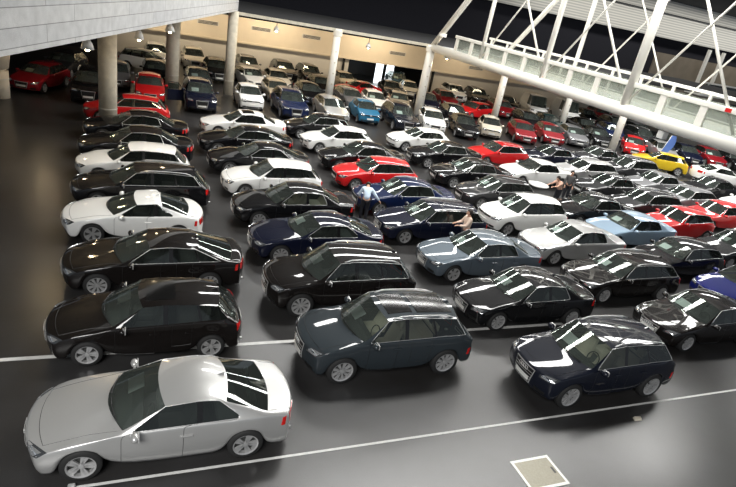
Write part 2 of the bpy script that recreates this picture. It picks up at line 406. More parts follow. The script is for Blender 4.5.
for x, pw in ((3.5, 190), (12, 260), (22, 260), (33, 120), (44, 55)):
    l = area('deck_light', (x, 52.0, 5.3), 6, .4, pw, (1, .82, .58), (R(42), 0, 0))

# vents along the back wall
for i, (x, z) in enumerate(((6.2, 3.6), (11, 3.75), (15.9, 3.75), (25.2, 3.5), (34.9, 3.25), (45, 3.2))):
    v = thing('wall_vent', 'dark slotted vent in the cream back wall, number %s from the left' % ('one two three four five six'.split()[i]), 'vent', (x, WY - .01, z), 0, 'vents in the back wall')
    MB().box((0, 0, 0), (1.9, .05, .34)).build('vent_frame', M['wall_low'], v)
    s = MB()
    for k in range(3): s.box((0, -.035, -.1 + k * .1), (1.7, .03, .05))
    s.build('slat', M['dark'], v)

# ------------------------------------------------------------------ floor markings
M['line'] = pbr('worn_white_line', (.62, .62, .60), .6, noise=.25, nscale=8)
tag(MB().box((6.0, 11.33, .003), (18, .11, .006)).build('floor_line', M['line']), 'long white painted line on the floor passing under the second row of cars', 'floor marking')
zz = MB()
tag(MB().box((9.2, 7.62, .003), (20.2, .055, .006)).build('floor_line', M['line']), 'thin pale line on the floor in front of the silver coupe', 'floor marking')
tag(MB().box((-.83, 9.9, .003), (.07, .9, .006)).build('floor_line', M['lightblue']), 'short faded bluish line between silver coupe and black hatchback', 'floor marking')
tag(MB().box((-.9, 7.62, .03), (.12, .12, .06), bev=.02).build('floor_hook', M['chrome']), 'small metal floor fitting at the end of the thin line by the coupe wheel', 'floor fitting')
t = thing('floor_hatch', 'square metal access cover with pale frame in the floor at bottom right', 'access cover', (7.86, 6.2, 0))
fr = MB()
for c, d in (((0, .36, .006), (.98, .06, .012)), ((0, -.36, .006), (.98, .06, .012)), ((-.46, 0, .006), (.06, .66, .012)), ((.46, 0, .006), (.06, .66, .012))): fr.box(c, d)
fr.build('frame', M['plate'], t)
M['hatch_metal'] = pbr('hatch_metal', (.30, .28, .22), .5, .3, noise=.25, nscale=25)
MB().box((0, 0, .004), (.86, .66, .008)).build('cover', M['hatch_metal'], t)
MB().box((.36, .0, .010), (.05, .16, .006)).build('slot', M['dark'], t)
tag(MB().add([(-.13, -.05, 0), (.1, -.07, 0), (.14, .03, 0), (-.08, .06, 0), (-.12, -.03, .05), (.08, -.05, .06), (.12, .02, .045), (-.07, .04, .06)],
    [(3, 2, 1, 0), (4, 5, 6, 7), (0, 1, 5, 4), (1, 2, 6, 5), (2, 3, 7, 6), (3, 0, 4, 7)]).build('crumpled_paper', M['cream']), 'crumpled scrap of paper on the floor below the front dark off-roader', 'litter').location = (11.64, 7.16, 0)

# ------------------------------------------------------------------ cars
BASE = dict(belt0=.90, belt1=.95, lip=.70, cowl=.98, clear=.20, rails=False, quarter=False, rear_glass=True, roof_taper=.07, nc=.28, ys=.72, doors=4, audi=True)
def S(**k): d = dict(BASE); d.update(k); return d
SPEC = {
 'sedan': S(L=4.70, W=1.83, H=1.43, wb=2.81, fo=.87, Rw=.325, Ac=1.20, As=1.48, Hc=2.00, Hs=2.10, B=2.62, D1b=3.40, D1t=3.22, D2b=3.46, D2t=3.26, R0c=3.34, R0s=3.27, Cb=3.92, R1c=4.02, R1s=3.90, tail=((4.25, 1.0), (4.56, .985), (4.66, .95))),
 'coupe': S(L=4.63, W=1.85, H=1.37, wb=2.75, fo=.88, Rw=.335, Ac=1.26, As=1.55, Hc=2.10, Hs=2.20, B=2.78, D1b=3.55, D1t=3.12, D2b=3.60, D2t=3.16, R0c=3.34, R0s=3.24, Cb=4.0, R1c=4.12, R1s=4.0, tail=((4.32, .98), (4.50, .965), (4.60, .93)), doors=2),
 'sportback': S(L=4.71, W=1.85, H=1.39, wb=2.81, fo=.87, Rw=.335, Ac=1.22, As=1.50, Hc=2.05, Hs=2.15, B=2.66, D1b=3.36, D1t=3.25, D2b=3.41, D2t=3.29, R0c=3.42, R0s=3.34, Cb=4.08, R1c=4.35, R1s=4.22, tail=((4.45, 1.0), (4.60, .99), (4.67, .95)), quarter=True),
 'hatch': S(L=4.25, W=1.77, H=1.43, wb=2.58, fo=.85, Rw=.315, Ac=1.10, As=1.38, Hc=1.85, Hs=1.95, B=2.42, D1b=3.14, D1t=3.08, D2b=3.20, D2t=3.13, R0c=3.66, R0s=3.55, Cb=3.88, R1c=4.05, R1s=3.95, belt1=.99, tail=((4.12, .88), (4.17, .80), (4.19, .74)), quarter=True),
 'sport_hatch': S(L=4.25, W=1.81, H=1.40, wb=2.58, fo=.86, Rw=.325, Ac=1.15, As=1.42, Hc=1.95, Hs=2.05, B=2.6, D1b=3.5, D1t=3.2, D2b=3.56, D2t=3.26, R0c=3.64, R0s=3.5, Cb=3.86, R1c=4.05, R1s=3.95, belt1=1.0, tail=((4.12, .88), (4.17, .80), (4.19, .74)), doors=2, audi=False),
 'wagon': S(L=4.70, W=1.83, H=1.44, wb=2.81, fo=.87, Rw=.325, Ac=1.20, As=1.48, Hc=2.00, Hs=2.10, B=2.62, D1b=3.40, D1t=3.33, D2b=3.46, D2t=3.38, R0c=4.15, R0s=4.00, Cb=4.36, R1c=4.52, R1s=4.42, tail=((4.58, .88), (4.62, .80), (4.65, .74)), quarter=True, rails=True),
 'suv': S(L=4.55, W=1.88, H=1.65, wb=2.75, fo=.87, Rw=.37, Ac=1.05, As=1.36, Hc=1.82, Hs=1.92, B=2.40, D1b=3.18, D1t=3.08, D2b=3.24, D2t=3.13, R0c=3.90, R0s=3.78, Cb=4.14, R1c=4.32, R1s=4.22, belt0=1.06, belt1=1.11, lip=.88, cowl=1.12, clear=.27, tail=((4.42, .98), (4.46, .88), (4.48, .80)), quarter=True, rails=True),
 'tt': S(L=4.18, W=1.84, H=1.35, wb=2.47, fo=.88, Rw=.335, Ac=1.22, As=1.50, Hc=2.02, Hs=2.12, B=2.66, D1b=3.22, D1t=2.90, D2b=3.27, D2t=2.94, R0c=2.82, R0s=2.86, Cb=3.52, R1c=3.70, R1s=3.58, belt1=.94, tail=((3.85, .93), (4.05, .92), (4.14, .88)), doors=2, ys=.70),
 'mpv': S(L=4.20, W=1.76, H=1.58, wb=2.58, fo=.84, Rw=.315, Ac=.92, As=1.22, Hc=1.72, Hs=1.82, B=2.36, D1b=3.12, D1t=3.05, D2b=3.18, D2t=3.10, R0c=3.64, R0s=3.52, Cb=3.86, R1c=4.0, R1s=3.92, belt0=.98, belt1=1.04, lip=.78, cowl=1.06, tail=((4.07, .90), (4.11, .82), (4.14, .76)), quarter=True, audi=False),
 'mini': S(L=3.60, W=1.64, H=1.49, wb=2.30, fo=.70, Rw=.29, Ac=.78, As=1.02, Hc=1.36, Hs=1.46, B=2.05, D1b=2.68, D1t=2.58, D2b=2.73, D2t=2.62, R0c=2.92, R0s=2.84, Cb=3.16, R1c=3.36, R1s=3.28, belt0=.95, belt1=1.0, lip=.78, cowl=1.0, nc=.22, tail=((3.44, .88), (3.49, .80), (3.52, .74)), doors=2, audi=False),
 'compact': S(L=3.95, W=1.72, H=1.46, wb=2.48, fo=.80, Rw=.305, Ac=.98, As=1.24, Hc=1.66, Hs=1.76, B=2.24, D1b=2.92, D1t=2.84, D2b=2.98, D2t=2.89, R0c=3.36, R0s=3.26, Cb=3.58, R1c=3.76, R1s=3.66, belt0=.92, belt1=1.0, lip=.73, cowl=1.0, tail=((3.83, .88), (3.88, .80), (3.90, .74)), quarter=True, audi=False),
 'van': S(L=5.0, W=1.95, H=2.25, wb=3.1, fo=.88, Rw=.34, Ac=.62, As=.98, Hc=1.35, Hs=1.45, B=2.0, D1b=3.2, D1t=3.15, D2b=3.25, D2t=3.2, R0c=4.72, R0s=4.66, Cb=4.80, R1c=4.90, R1s=4.84, belt0=1.15, belt1=1.2, lip=.95, cowl=1.2, tail=((4.93, 1.0), (4.95, .9), (4.96, .8)), ys=.82, audi=False, rear_glass=False),
}
NAME = dict(sedan='sedan_car', coupe='coupe_car', sportback='liftback_car', hatch='hatchback_car', sport_hatch='hatchback_car', wagon='estate_car', suv='off_roader', tt='sports_coupe', mpv='tall_hatchback', mini='small_car', van='panel_van', compact='hatchback_car')

ROW_Y = (0, .58, .935, .985, 1.0, .968, .915)          # fractions of half width, rows 0..6
def car_cage(s):
    L_, hw, H = s['L'], s['W'] / 2, s['H']
    Rw = s['Rw']; ra = (Rw + .035) * 1.06; xf = s['fo']; xr = s['fo'] + s['wb']; cl = s['clear']; nc = s['nc']
    lx = [0, .15, xf - ra, xf - .72 * ra, xf, xf + .72 * ra, xf + ra, s['B'] - .05, s['B'] + .06, xr - ra, xr - .72 * ra, xr, xr + .72 * ra, xr + ra, L_ - .12, L_]
    if lx[7] < lx[6] + .1: lx[7] = lx[6] + .15; lx[8] = lx[7] + .12
    if lx[13] > L_ - .22: lx[13] = L_ - .22
    arch = [cl, cl, cl, Rw + .70 * ra, Rw + ra, Rw + .70 * ra, cl, cl, cl, cl, Rw + .70 * ra, Rw + ra, Rw + .70 * ra, cl, cl + .04, cl + .08]
    plan = [.93, .96, .985, 1.0, 1.0, 1.0, .985, .985, .985, .99, 1.0, 1.0, .995, .975, .955, .94]
    b0, b1, lip, cw = s['belt0'], s['belt1'], s['lip'], s['cowl']
    sh = [lip - .08, lip - .02, lip + .04, lip + .07, lip + .10, b0 - .025, b0 - .01, b0 + .35 * (b1 - b0), b0 + .4 * (b1 - b0), b1 - .01, b1, b1 + .005, b1, 0, 0, 0]
    t = s['tail']
    sh[12] = min(b1, t[0][1] + .02); sh[13] = min(b1 - .02, t[0][1] - .02); sh[14] = t[1][1] - .05; sh[15] = t[2][1] - .10
    V = [[None] * 11 for _ in range(16)]
    for i in range(16):
        for j in range(6):
            y = ROW_Y[j] * hw * plan[i]; x = lx[i]
            if i in (0, 1):
                x += nc * (y / hw) ** 2.3 * (1.0 if i == 0 else .80)
                x += (.03 if j in (0, 1, 2) else .0) if i == 0 else 0
            if i in (14, 15): x -= .26 * (y / hw) ** 2.3 * (1 if i == 15 else .6)
            zb = cl
            if j == 0: z = cl
            elif j == 1: z = max(arch[i] - .0, cl)
            elif j == 2: z = max(arch[i], cl + .02)
            elif j == 3: z = max(cl + .19, arch[i] + .018)
            elif j == 4: z = max(cl + .19 + .5 * (sh[i] - cl - .19), arch[i] + .05)
            else: z = max(sh[i], arch[i] + .10)
            if i == 0: z = (cl + .02, cl + .02, cl + .03, cl + .14, cl + .14 + .5 * (sh[0] - cl - .14), sh[0])[j]
            V[i][j] = Vector((x, y, z))
    # hood rows
    fy = (.915, .80, .60, .32, 0)
    hx = [0, .17, .17 + .30 * (s['As'] - .3), .17 + .52 * (s['As'] - .3), .17 + .75 * (s['As'] - .3)]
    hz = [lip, lip + .055, lip + .055 + .36 * (cw - lip - .06), lip + .055 + .58 * (cw - lip - .06), lip + .055 + .8 * (cw - lip - .06)]
    for i in range(5):
        for q, j in enumerate((6, 7, 8, 9, 10)):
            y = fy[q] * hw * plan[i]
            x = hx[i] + nc * (y / hw) ** 2.3 * (1 if i == 0 else .85 if i == 1 else .5 if i == 2 else .2 if i == 3 else 0)
            if q == 0 and i >= 2: x = .5 * x + .5 * lx[i]
            e = (y / hw)
            z = hz[i] - .075 * e ** 3
            if q == 0: z = max(z, V[i][5].z + .025)
            V[i][j] = Vector((x, y, z))
    ysd = s['ys']
    ry = (.915, ysd, ysd - .07, .34, 0)       # cabin rows
    zr = H
    rt = s['roof_taper']
    def rz(x):
        u = (x - s['B']) / (s['R0c'] - s['B']) if x > s['B'] else (s['B'] - x) / (s['B'] - s['Hc'])
        return zr - (rt if x > s['B'] else .055) * u * u
    def top(i, xc, xs, zc, zs, ysc):
        for q, j in enumerate((7, 8, 9, 10)):
            yf = (ysc, ysc - .07, .34, 0)[q]; y = yf * hw
            k = (yf / ysc) ** 2
            x = xc + (xs - xc) * k; z = zc + (zs - zc) * (yf / ysc) ** 2.5
            if 7 <= i <= 10 and j >= 8:       # roof rows evenly spaced so that the panel curves smoothly
                x = s['Hc'] + (s['R0c'] - s['Hc']) * (i - 6) / 5.0; z = rz(x) - .075 * (yf / ysc) ** 2.5
            V[i][j] = Vector((x, y, z))
    def belt(i, x): V[i][6] = Vector((x, .918 * hw, max(sh[i] + .03, V[i][5].z + .02)))
    belt(5, s['As']); top(5, s['Ac'], s['As'] - .02, cw, b0 + .035, .86)
    belt(6, s['As'] + .09); top(6, s['Hc'], s['Hs'], rz(s['Hc']), rz(s['Hs']) - .075, ysd)
    belt(7, s['B'] - .05); top(7, s['B'] - .05, s['B'] - .05, zr, zr - .075, ysd)
    belt(8, s['B'] + .05); top(8, s['B'] + .05, s['B'] + .05, zr, zr - .075, ysd)
    belt(9, s['D1b']); top(9, s['D1t'], s['D1t'], rz(s['D1t']), rz(s['D1t']) - .075, ysd)
    belt(10, s['D2b']); top(10, s['D2t'] + (.02 if not s['quarter'] else 0), s['D2t'], rz(s['D2t']), rz(s['D2t']) - .075, ysd)
    belt(11, s['Cb'] - .10); top(11, s['R0c'], s['R0s'], rz(s['R0c']), rz(s['R0c']) - .078, ysd - .01)
    ti = t[0][1]; zb = sh[12] + .05
    belt(12, s['Cb']); top(12, s['R1c'], s['R1s'], max(zb, ti + .02), sh[12] + .035, .82)
    for n, i in enumerate((13, 14, 15)):
        x, z = t[n]
        for q, j in enumerate((6, 7, 8, 9, 10)):
            yf = (.915, .80, .60, .32, 0)[q]; y = yf * hw * plan[i]
            k = (y / hw) ** 2.3
            V[i][j] = Vector((x - (.06 if i == 13 else .15 if i == 14 else .26) * k, y, z - .035 * k - (.02 if q == 0 else 0)))
        if V[i][6].z < V[i][5].z + .015: V[i][6].z = V[i][5].z + .015
        V[i][5].x = min(V[i][5].x, L_)
    for i in range(16):
        for j in range(11): V[i][j].x -= L_ / 2
    return V
MATS = ['body', 'windshield', 'side_window', 'rear_window', 'pillar', 'underbody', 'hood', 'front_door', 'rear_door', 'tailgate', 'front_bumper', 'rear_bumper']
def car_shell(s, detail):
    """cage -> subdivision -> dict of part -> (verts, normals, faces), plus BVH of the whole shell"""
    V = car_cage(s); bm = bmesh.new(); idx = {}
    bm.verts.layers.float.new('crease_vert'); bm.edges.layers.float.new('crease_edge')
    def vert(i, j, sd):
        k = (i, j, 0 if j in (0, 10) else sd)
        if k not in idx:
            p = V[i][j]; idx[k] = bm.verts.new((p.x, p.y * sd if j not in (0, 10) else 0, p.z))
        return idx[k]
    def fmat(i, j):
        if 5 <= i < 6 and 7 <= j <= 9: return 1
        if j == 6 and i == 6: return 2
        if j == 6 and i == 8 and s is not SPEC['van']: return 2
        if j == 6 and i == 10 and s['quarter']: return 2
        if j == 6 and i == 7: return 4
        if j == 6 and i == 9 and s['quarter']: return 4
        if i == 11 and 7 <= j <= 9 and s['rear_glass']: return 3
        if j <= 1: return 5
        if detail:
            if 1 <= i <= 4 and 7 <= j <= 9: return 6
            if i == 6 and 2 <= j <= 5: return 7
            if i == 8 and 3 <= j <= 5 and s['doors'] == 4: return 8
            if 12 <= i and 7 <= j <= 9: return 9
            if i <= 1 and 2 <= j <= 4: return 10
            if i >= 13 and 2 <= j <= 4: return 11
        return 0
    for sd in (1, -1):
        for i in range(15):
            for j in range(10):
                q = [vert(i, j, sd), vert(i + 1, j, sd), vert(i + 1, j + 1, sd), vert(i, j + 1, sd)]
                if sd < 0: q.reverse()
                f = bm.faces.new(q); f.material_index = fmat(i, j); f.smooth = True
    # front and rear faces: pair lower row k with upper row 10-k, three layers of two points between
    def cap(i, out):
        mid = {}
        def mv(k, n, sd):
            kk = (k, n, 0 if k == 0 else sd)
            if kk not in mid:
                a, b = V[i][k], V[i][10 - k]; p = a.lerp(b, (n + 1) / 3.0)
                bulge = (.035 if n == 0 else .03) * (1 - .12 * k)
                y = 0 if k == 0 else p.y * sd
                mid[kk] = bm.verts.new((p.x + out * bulge, y, p.z))
            return mid[kk]
        for sd in (1, -1):
            for k in range(4):
                colA = [vert(i, k, sd), mv(k, 0, sd), mv(k, 1, sd), vert(i, 10 - k, sd)]
                colB = [vert(i, k + 1, sd), mv(k + 1, 0, sd), mv(k + 1, 1, sd), vert(i, 9 - k, sd)]
                for n in range(3):
                    q = [colA[n], colB[n], colB[n + 1], colA[n + 1]]
                    if out > 0: q.reverse()
                    if sd > 0: q.reverse()
                    f = bm.faces.new(q); f.smooth = True
                    f.material_index = (10 if n < 2 else 0) if (detail and out < 0) else (11 if n < 2 else 9) if (detail and out > 0) else 0
            q = [vert(i, 4, sd), vert(i, 5, sd), vert(i, 6, sd), mv(4, 1, sd), mv(4, 0, sd)]
            if (out > 0) ^ (sd > 0): pass
            else: q.reverse()
            f = bm.faces.new(q); f.smooth = True
    cap(0, -1); cap(15, 1)
    bmesh.ops.recalc_face_normals(bm, faces=bm.faces)
    cr = bm.edges.layers.float.get('crease_edge')
    inv = {v: k for k, v in idx.items()}
    vc = bm.verts.layers.float.get('crease_vert')
    for (i, j, sd), v in idx.items():
        if (j == 6 and 6 <= i <= 11) or (j == 7 and 5 <= i <= 12):
            if any(f.material_index in (1, 2, 3, 4) for f in v.link_faces): v[vc] = .9
    for e in bm.edges:
        fm = {f.material_index for f in e.link_faces}
        glassy = fm & {1, 2, 3, 4}
        if glassy and len(fm) > 1: e[cr] = 1.0
        a, b = inv.get(e.verts[0]), inv.get(e.verts[1])
        if a and b:
            if a[1] == b[1] == 2: e[cr] = 1.0
            elif a[1] == b[1] == 1: e[cr] = .8
            elif a[1] == b[1] == 5: e[cr] = max(e[cr], .35)
            elif a[0] == b[0] == 0 and min(a[1], b[1]) >= 6: e[cr] = .5
            elif a[0] == b[0] == 15: e[cr] = .45
    me = bpy.data.meshes.new('tmp'); bm.to_mesh(me); bm.free()
    ob = link(bpy.data.objects.new('tmp', me)); md = ob.modifiers.new('s', 'SUBSURF'); md.levels = 2; md.render_levels = 2
    dg = bpy.context.evaluated_depsgraph_get(); dg.update(); ev = ob.evaluated_get(dg); m2 = ev.to_mesh()
    vs = [v.co.copy() for v in m2.vertices]
    fs = [tuple(p.vertices) for p in m2.polygons]; fm = [p.material_index for p in m2.polygons]
    ns = [Vector((0, 0, 0)) for _ in vs]          # paint normals: glass faces left out, so the glass edges stay crisp
    for p in m2.polygons:
        if p.material_index in (1, 2, 3, 4): continue
        for i in p.vertices: ns[i] += p.normal * p.area
    ns = [n.normalized() if n.length > 1e-9 else v.normal.copy() for n, v in zip(ns, m2.vertices)]
    ev.to_mesh_clear(); bpy.data.objects.remove(ob); bpy.data.meshes.remove(me)
    return vs, ns, fs, fm
def sub_mesh(name, vs, ns, fs, own=False):
    use = {}; V = []; N = []; F = []
    for f in fs:
        g = []
        for i in f:
            if i not in use: use[i] = len(V); V.append(vs[i]); N.append(ns[i])
            g.append(use[i])
        F.append(tuple(g))
    me = bpy.data.meshes.new(name); me.from_pydata([tuple(v) for v in V], [], F); me.update()
    for p in me.polygons: p.use_smooth = True
    if not own: me.normals_split_custom_set_from_vertices([tuple(n) for n in N])
    return me
def components(fs):
    par = {}
    def find(a):
        while par[a] != a: par[a] = par[par[a]]; a = par[a]
        return a
    for f in fs:
        for i in f: par.setdefault(i, i)
        for i in f[1:]:
            a, b = find(f[0]), find(i)
            if a != b: par[a] = b
    out = {}
    for f in fs: out.setdefault(find(f[0]), []).append(f)
    return list(out.values())
def boundary_loops(fs):
    cnt = {}
    for f in fs:
        for a, b in zip(f, f[1:] + f[:1]):
            k = (min(a, b), max(a, b)); cnt[k] = cnt.get(k, 0) + 1
    nb = {}
    for (a, b), c in cnt.items():
        if c == 1: nb.setdefault(a, []).append(b); nb.setdefault(b, []).append(a)
    loops = []; seen = set()
    for st in nb:
        if st in seen: continue
        lp = [st]; seen.add(st); cur = st
        while True:
            nx = [k for k in nb[cur] if k not in seen]
            if not nx: break
            cur = nx[0]; seen.add(cur); lp.append(cur)
        if len(lp) > 3: loops.append(lp)
    return loops

PAINTED = set()
def make_template(kind, detail, rails=None, seat='seat_dark', sunroof=False, rim='five', trim=True):
    s = SPEC[kind]; L_, hw, H = s['L'], s['W'] / 2, s['H']
    if rails is None: rails = s['rails']
    vs, ns, fs, fm = car_shell(s, detail)
    root = link(bpy.data.objects.new(NAME[kind], None)); root.empty_display_size = .3
    groups = {}
    for f, m in zip(fs, fm): groups.setdefault(m, []).append(f)
    def part(name, me, mat, parent=root, painted=False):
        o = link(bpy.data.objects.new(name, me)); o.parent = parent; me.materials.append(mat)
        if painted: o['painted_tmp'] = 1
        return o
    for m, F in groups.items():
        nm = MATS[m]
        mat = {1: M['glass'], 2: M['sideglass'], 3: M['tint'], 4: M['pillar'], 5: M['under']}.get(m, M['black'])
        painted = m in (0, 6, 7, 8, 9, 10, 11)
        comps = components(F) if m in (2, 4, 7, 8) else [F]
        for c in comps:
            o = part({'pillar': 'window_pillar', 'tailgate': 'tailgate' if s['tail'][0][1] < .93 else 'trunk_lid'}.get(nm, nm), sub_mesh(nm, vs, ns, c, m in (1, 2, 3, 4)), mat, root, painted)
            if detail and m in (7, 8): o['door_y'] = sum(vs[i].y for f in c for i in f) 
    bvh = BVHTree.FromPolygons([tuple(v) for v in vs], fs)
    def snap(p, off=.006):
        l, n, i, d = bvh.find_nearest(Vector(p))
        c = Vector((0, 0, H * .45))
        if n.dot(l - c) < 0: n = -n
        return l + n * off, n
    def patch(c4, name, mat, nu=6, nv=3, off=.006, parent=root, painted=False, sub=None):
        """four approximate corners -> a thin shell lying on the car body"""
        a, b, c, d = [Vector(p) for p in c4]; T = []; Bk = []
        for v in range(nv + 1):
            for u in range(nu + 1):
                p = a.lerp(b, u / nu).lerp(d.lerp(c, u / nu), v / nv)
                l, n = snap(p, off); T.append(l); Bk.append(l - n * .03)
        W_ = nu + 1; F = []; K = len(T); nrm0 = snap(a, 0)[1]
        for v in range(nv):
            for u in range(nu): F.append((v * W_ + u, v * W_ + u + 1, (v + 1) * W_ + u + 1, (v + 1) * W_ + u))
        e1, e2 = T[1] - T[0], T[W_] - T[0]
        flip = e1.cross(e2).dot(T[0] - Bk[0]) < 0
        if flip: F = [tuple(reversed(f)) for f in F]
        per = [u for u in range(W_)] + [v * W_ + nu for v in range(1, nv + 1)] + [nv * W_ + u for u in range(nu - 1, -1, -1)] + [v * W_ for v in range(nv - 1, 0, -1)]
        m_ = len(per); P = T + [T[k] for k in per] + [Bk[k] for k in per]
        for k in range(m_):
            k2 = (k + 1) % m_; f = (K + k2, K + k, K + m_ + k, K + m_ + k2)
            F.append(tuple(reversed(f)) if flip else f)
        me = bpy.data.meshes.new(name); me.from_pydata([tuple(p) for p in P], [], F); me.update()
        for p in list(me.polygons)[:nu * nv]: p.use_smooth = True
        return part(name, me, mat, parent, painted)
    x0, x1 = -L_ / 2, L_ / 2; lip = s['lip']; cl = s['clear']; nc = s['nc']
    # lamps, grille, plates
    for sd in (1, -1):
        if kind == 'mini':
            hl = patch([(x0 + .05, sd * .44, lip - .16), (x0 + .20, sd * .70, lip - .14), (x0 + .26, sd * .70, lip + .02), (x0 + .12, sd * .46, lip + .02)], 'headlight', M['lens'])
        else:
            hl = patch([(x0 + .03, sd * .50, lip - .13), (x0 + .24, sd * hw * .90, lip - .10), (x0 + .40, sd * hw * .93, lip + .01), (x0 + .10, sd * .50, lip - .015)], 'headlight', M['lens'])
        if kind != 'mini': patch([(x0 + .08, sd * .55, lip - .10), (x0 + .22, sd * hw * .84, lip - .085), (x0 + .32, sd * hw * .88, lip - .02), (x0 + .11, sd * .56, lip - .035)], 'reflector', M['reflector'], off=.013, parent=hl)
        else: patch([(x0 + .09, sd * .49, lip - .12), (x0 + .19, sd * .64, lip - .10), (x0 + .22, sd * .64, lip - .02), (x0 + .13, sd * .50, lip - .02)], 'reflector', M['reflector'], off=.013, parent=hl)
        patch([(x0 + .04, sd * .46, cl + .07), (x0 + .14, sd * hw * .80, cl + .07), (x0 + .14, sd * hw * .80, cl + .17), (x0 + .03, sd * .44, cl + .18)], 'air_intake', M['dark'])
        zt = s['tail'][2][1]
        if s['tail'][0][1] < .93:
            a = s['belt1'] if kind != 'van' else 1.2
            patch([(x1 - .02, sd * hw * .62, a - .30), (x1 - .22, sd * hw * .98, a - .26), (x1 - .24, sd * hw * .96, a - .06), (x1 - .10, sd * hw * .70, a - .08)], 'tail_light', M['tail'], off=.012)
        else:
            patch([(x1 - .02, sd * hw * .45, zt - .24), (x1 - .36, sd * hw * .99, zt - .22), (x1 - .34, sd * hw * .97, zt - .05), (x1 - .04, sd * hw * .45, zt - .06)], 'tail_light', M['tail'], off=.012)
    if s['audi']:
        zt = lip - .04
        patch([(x0, -.29, cl + .10), (x0, .29, cl + .10), (x0, .37, zt), (x0, -.37, zt)], 'grille_frame', M['chrome'], 8, 5, .010)
        g = patch([(x0, -.265, cl + .125), (x0, .265, cl + .125), (x0, .345, zt - .025), (x0, -.345, zt - .025)], 'grille', M['dark'], 8, 5, .018)
        if detail:
            e = MB()
            for k in range(4):
                l, n = snap((x0, -.115 + k * .077, zt - .09), .024)
                e.tube([l + Vector((-.004, .048 * math.cos(a * R(30)), .048 * math.sin(a * R(30)))) for a in range(12)], .008, 5, closed=True)
            o = e.build('badge', M['chrome'], g, True)
            sl = MB()
            for k in range(5):
                z = cl + .16 + k * (zt - cl - .2) / 5
                hwz = .27 + .07 * (z - cl - .1) / (zt - cl - .1)
                sl.tube([snap((x0, y * hwz, z), .022)[0] for y in (-1, -.5, 0, .5, 1)], .006, 4)
            sl.build('grille_slats', M['chrome'], g)
        zp = cl + .19
    else:
        g = patch([(x0, -.46, lip - .11), (x0, .46, lip - .11), (x0, .48, lip - .03), (x0, -.48, lip - .03)], 'grille', M['dark'], 8, 2, .010)
        patch([(x0, -.42, cl + .06), (x0, .42, cl + .06), (x0, .44, cl + .16), (x0, -.44, cl + .16)], 'lower_grille', M['dark'], 8, 2, .010)
        l, n = snap((x0, 0, lip - .07), .022)
        MB().tube([l + Vector((0, .055 * math.cos(a * R(24)), .055 * math.sin(a * R(24)))) for a in range(15)], .012, 5, closed=True).build('badge', M['chrome'], g, True)
        zp = cl + .22
    patch([(x0, -.25, zp), (x0, .25, zp), (x0, .25, zp + .11), (x0, -.25, zp + .11)], 'number_plate', M['plate'], 5, 2, .026)
    zp = s['tail'][2][1] - (.24 if s['tail'][0][1] > .93 else .12)
    patch([(x1, -.25, zp), (x1, .25, zp), (x1, .25, zp + .11), (x1, -.25, zp + .11)], 'number_plate', M['plate'], 5, 2, .014)
    # wheels
    Rw = s['Rw']; wy = hw * .985 - .115
    xf = x0 + s['fo']; xr = xf + s['wb']
    ww = .105; rr = Rw * .70
    ty = MB().lathe([(rr, -ww), (Rw * .93, -ww), (Rw, -ww * .72), (Rw, ww * .72), (Rw * .93, ww), (rr, ww), (rr * .97, ww * .6), (rr * .97, -ww * .6), (rr, -ww)], 32, 'Y')
    tyre_me = None; rim_me = None
    for sx in (xf, xr):
        for sd in (-1, 1):
            if tyre_me is None:
                o = ty.build('wheel', M['tyre'], root, True); tyre_me = o.data
                rm = MB()
                rm.lathe([(rr * .985, -ww * .95), (rr * 1.02, -ww * 1.02), (rr * .90, -ww * .90), (rr * .90, -ww * .2), (rr * .97, ww * .7)], 32, 'Y')
                n = 5 if rim == 'five' else 9
                for k in range(n):
                    a0 = 2 * math.pi * k / n
                    for da in ((-.17, .17) if n == 5 else (-.10, .10)):
                        wd = .030 if n == 5 else .017
                        P0 = Vector((math.cos(a0 + da * .35), 0, math.sin(a0 + da * .35))) * rr * .16
                        P1 = Vector((math.cos(a0 + da), 0, math.sin(a0 + da))) * rr * .94
                        t = Vector((-math.sin(a0), 0, math.cos(a0))) * wd
                        P0.y = -ww * .80; P1.y = -ww * .90; dp = Vector((0, .035, 0))
                        rm.add([P0 - t * .8, P1 - t, P1 + t, P0 + t * .8, P0 - t * .8 + dp, P1 - t + dp, P1 + t + dp, P0 + t * .8 + dp],
                               [(0, 1, 2, 3), (7, 6, 5, 4), (0, 4, 5, 1), (1, 5, 6, 2), (2, 6, 7, 3), (3, 7, 4, 0)])
                rm.lathe([(0, -ww * .86), (rr * .20, -ww * .86), (rr * .22, -ww * .6)], 16, 'Y')
                r0 = rm.build('rim', M['rim'], o); rim_me = r0.data
                hb = MB().lathe([(0, -ww * .1), (rr * .95, -ww * .1)], 24, 'Y').build('brake_disc', M['cabin'], o); hub_me = hb.data
            else:
                o = link(bpy.data.objects.new('wheel', tyre_me)); o.parent = root
                r0 = link(bpy.data.objects.new('rim', rim_me)); r0.parent = o
                hb = link(bpy.data.objects.new('brake_disc', hub_me)); hb.parent = o
            o.location = (sx, sd * wy, Rw)
            if sd > 0: o.rotation_euler = (0, 0, math.pi)
    # mirrors
    for sd in (1, -1):
        mx = x0 + s['As'] + .16; mz = s['belt0'] + .0
        mb = MB(); 
        bm = bmesh.new(); bmesh.ops.create_uvsphere(bm, u_segments=12, v_segments=8, radius=1)
        P = [Vector((v.co.x * .075, v.co.y * .115, v.co.z * .075)) for v in bm.verts]; bm.verts.index_update(); F = [tuple(v.index for v in f.verts) for f in bm.faces]; bm.free()
        mb.add([p + Vector((mx, sd * (hw + .09), mz + .06)) for p in P], F)
        mb.tube([(mx, sd * hw * .93, mz), (mx, sd * (hw + .04), mz + .03)], .025, 6)
        o = mb.build('side_mirror', M['black'], root, True); o['painted_tmp'] = 1
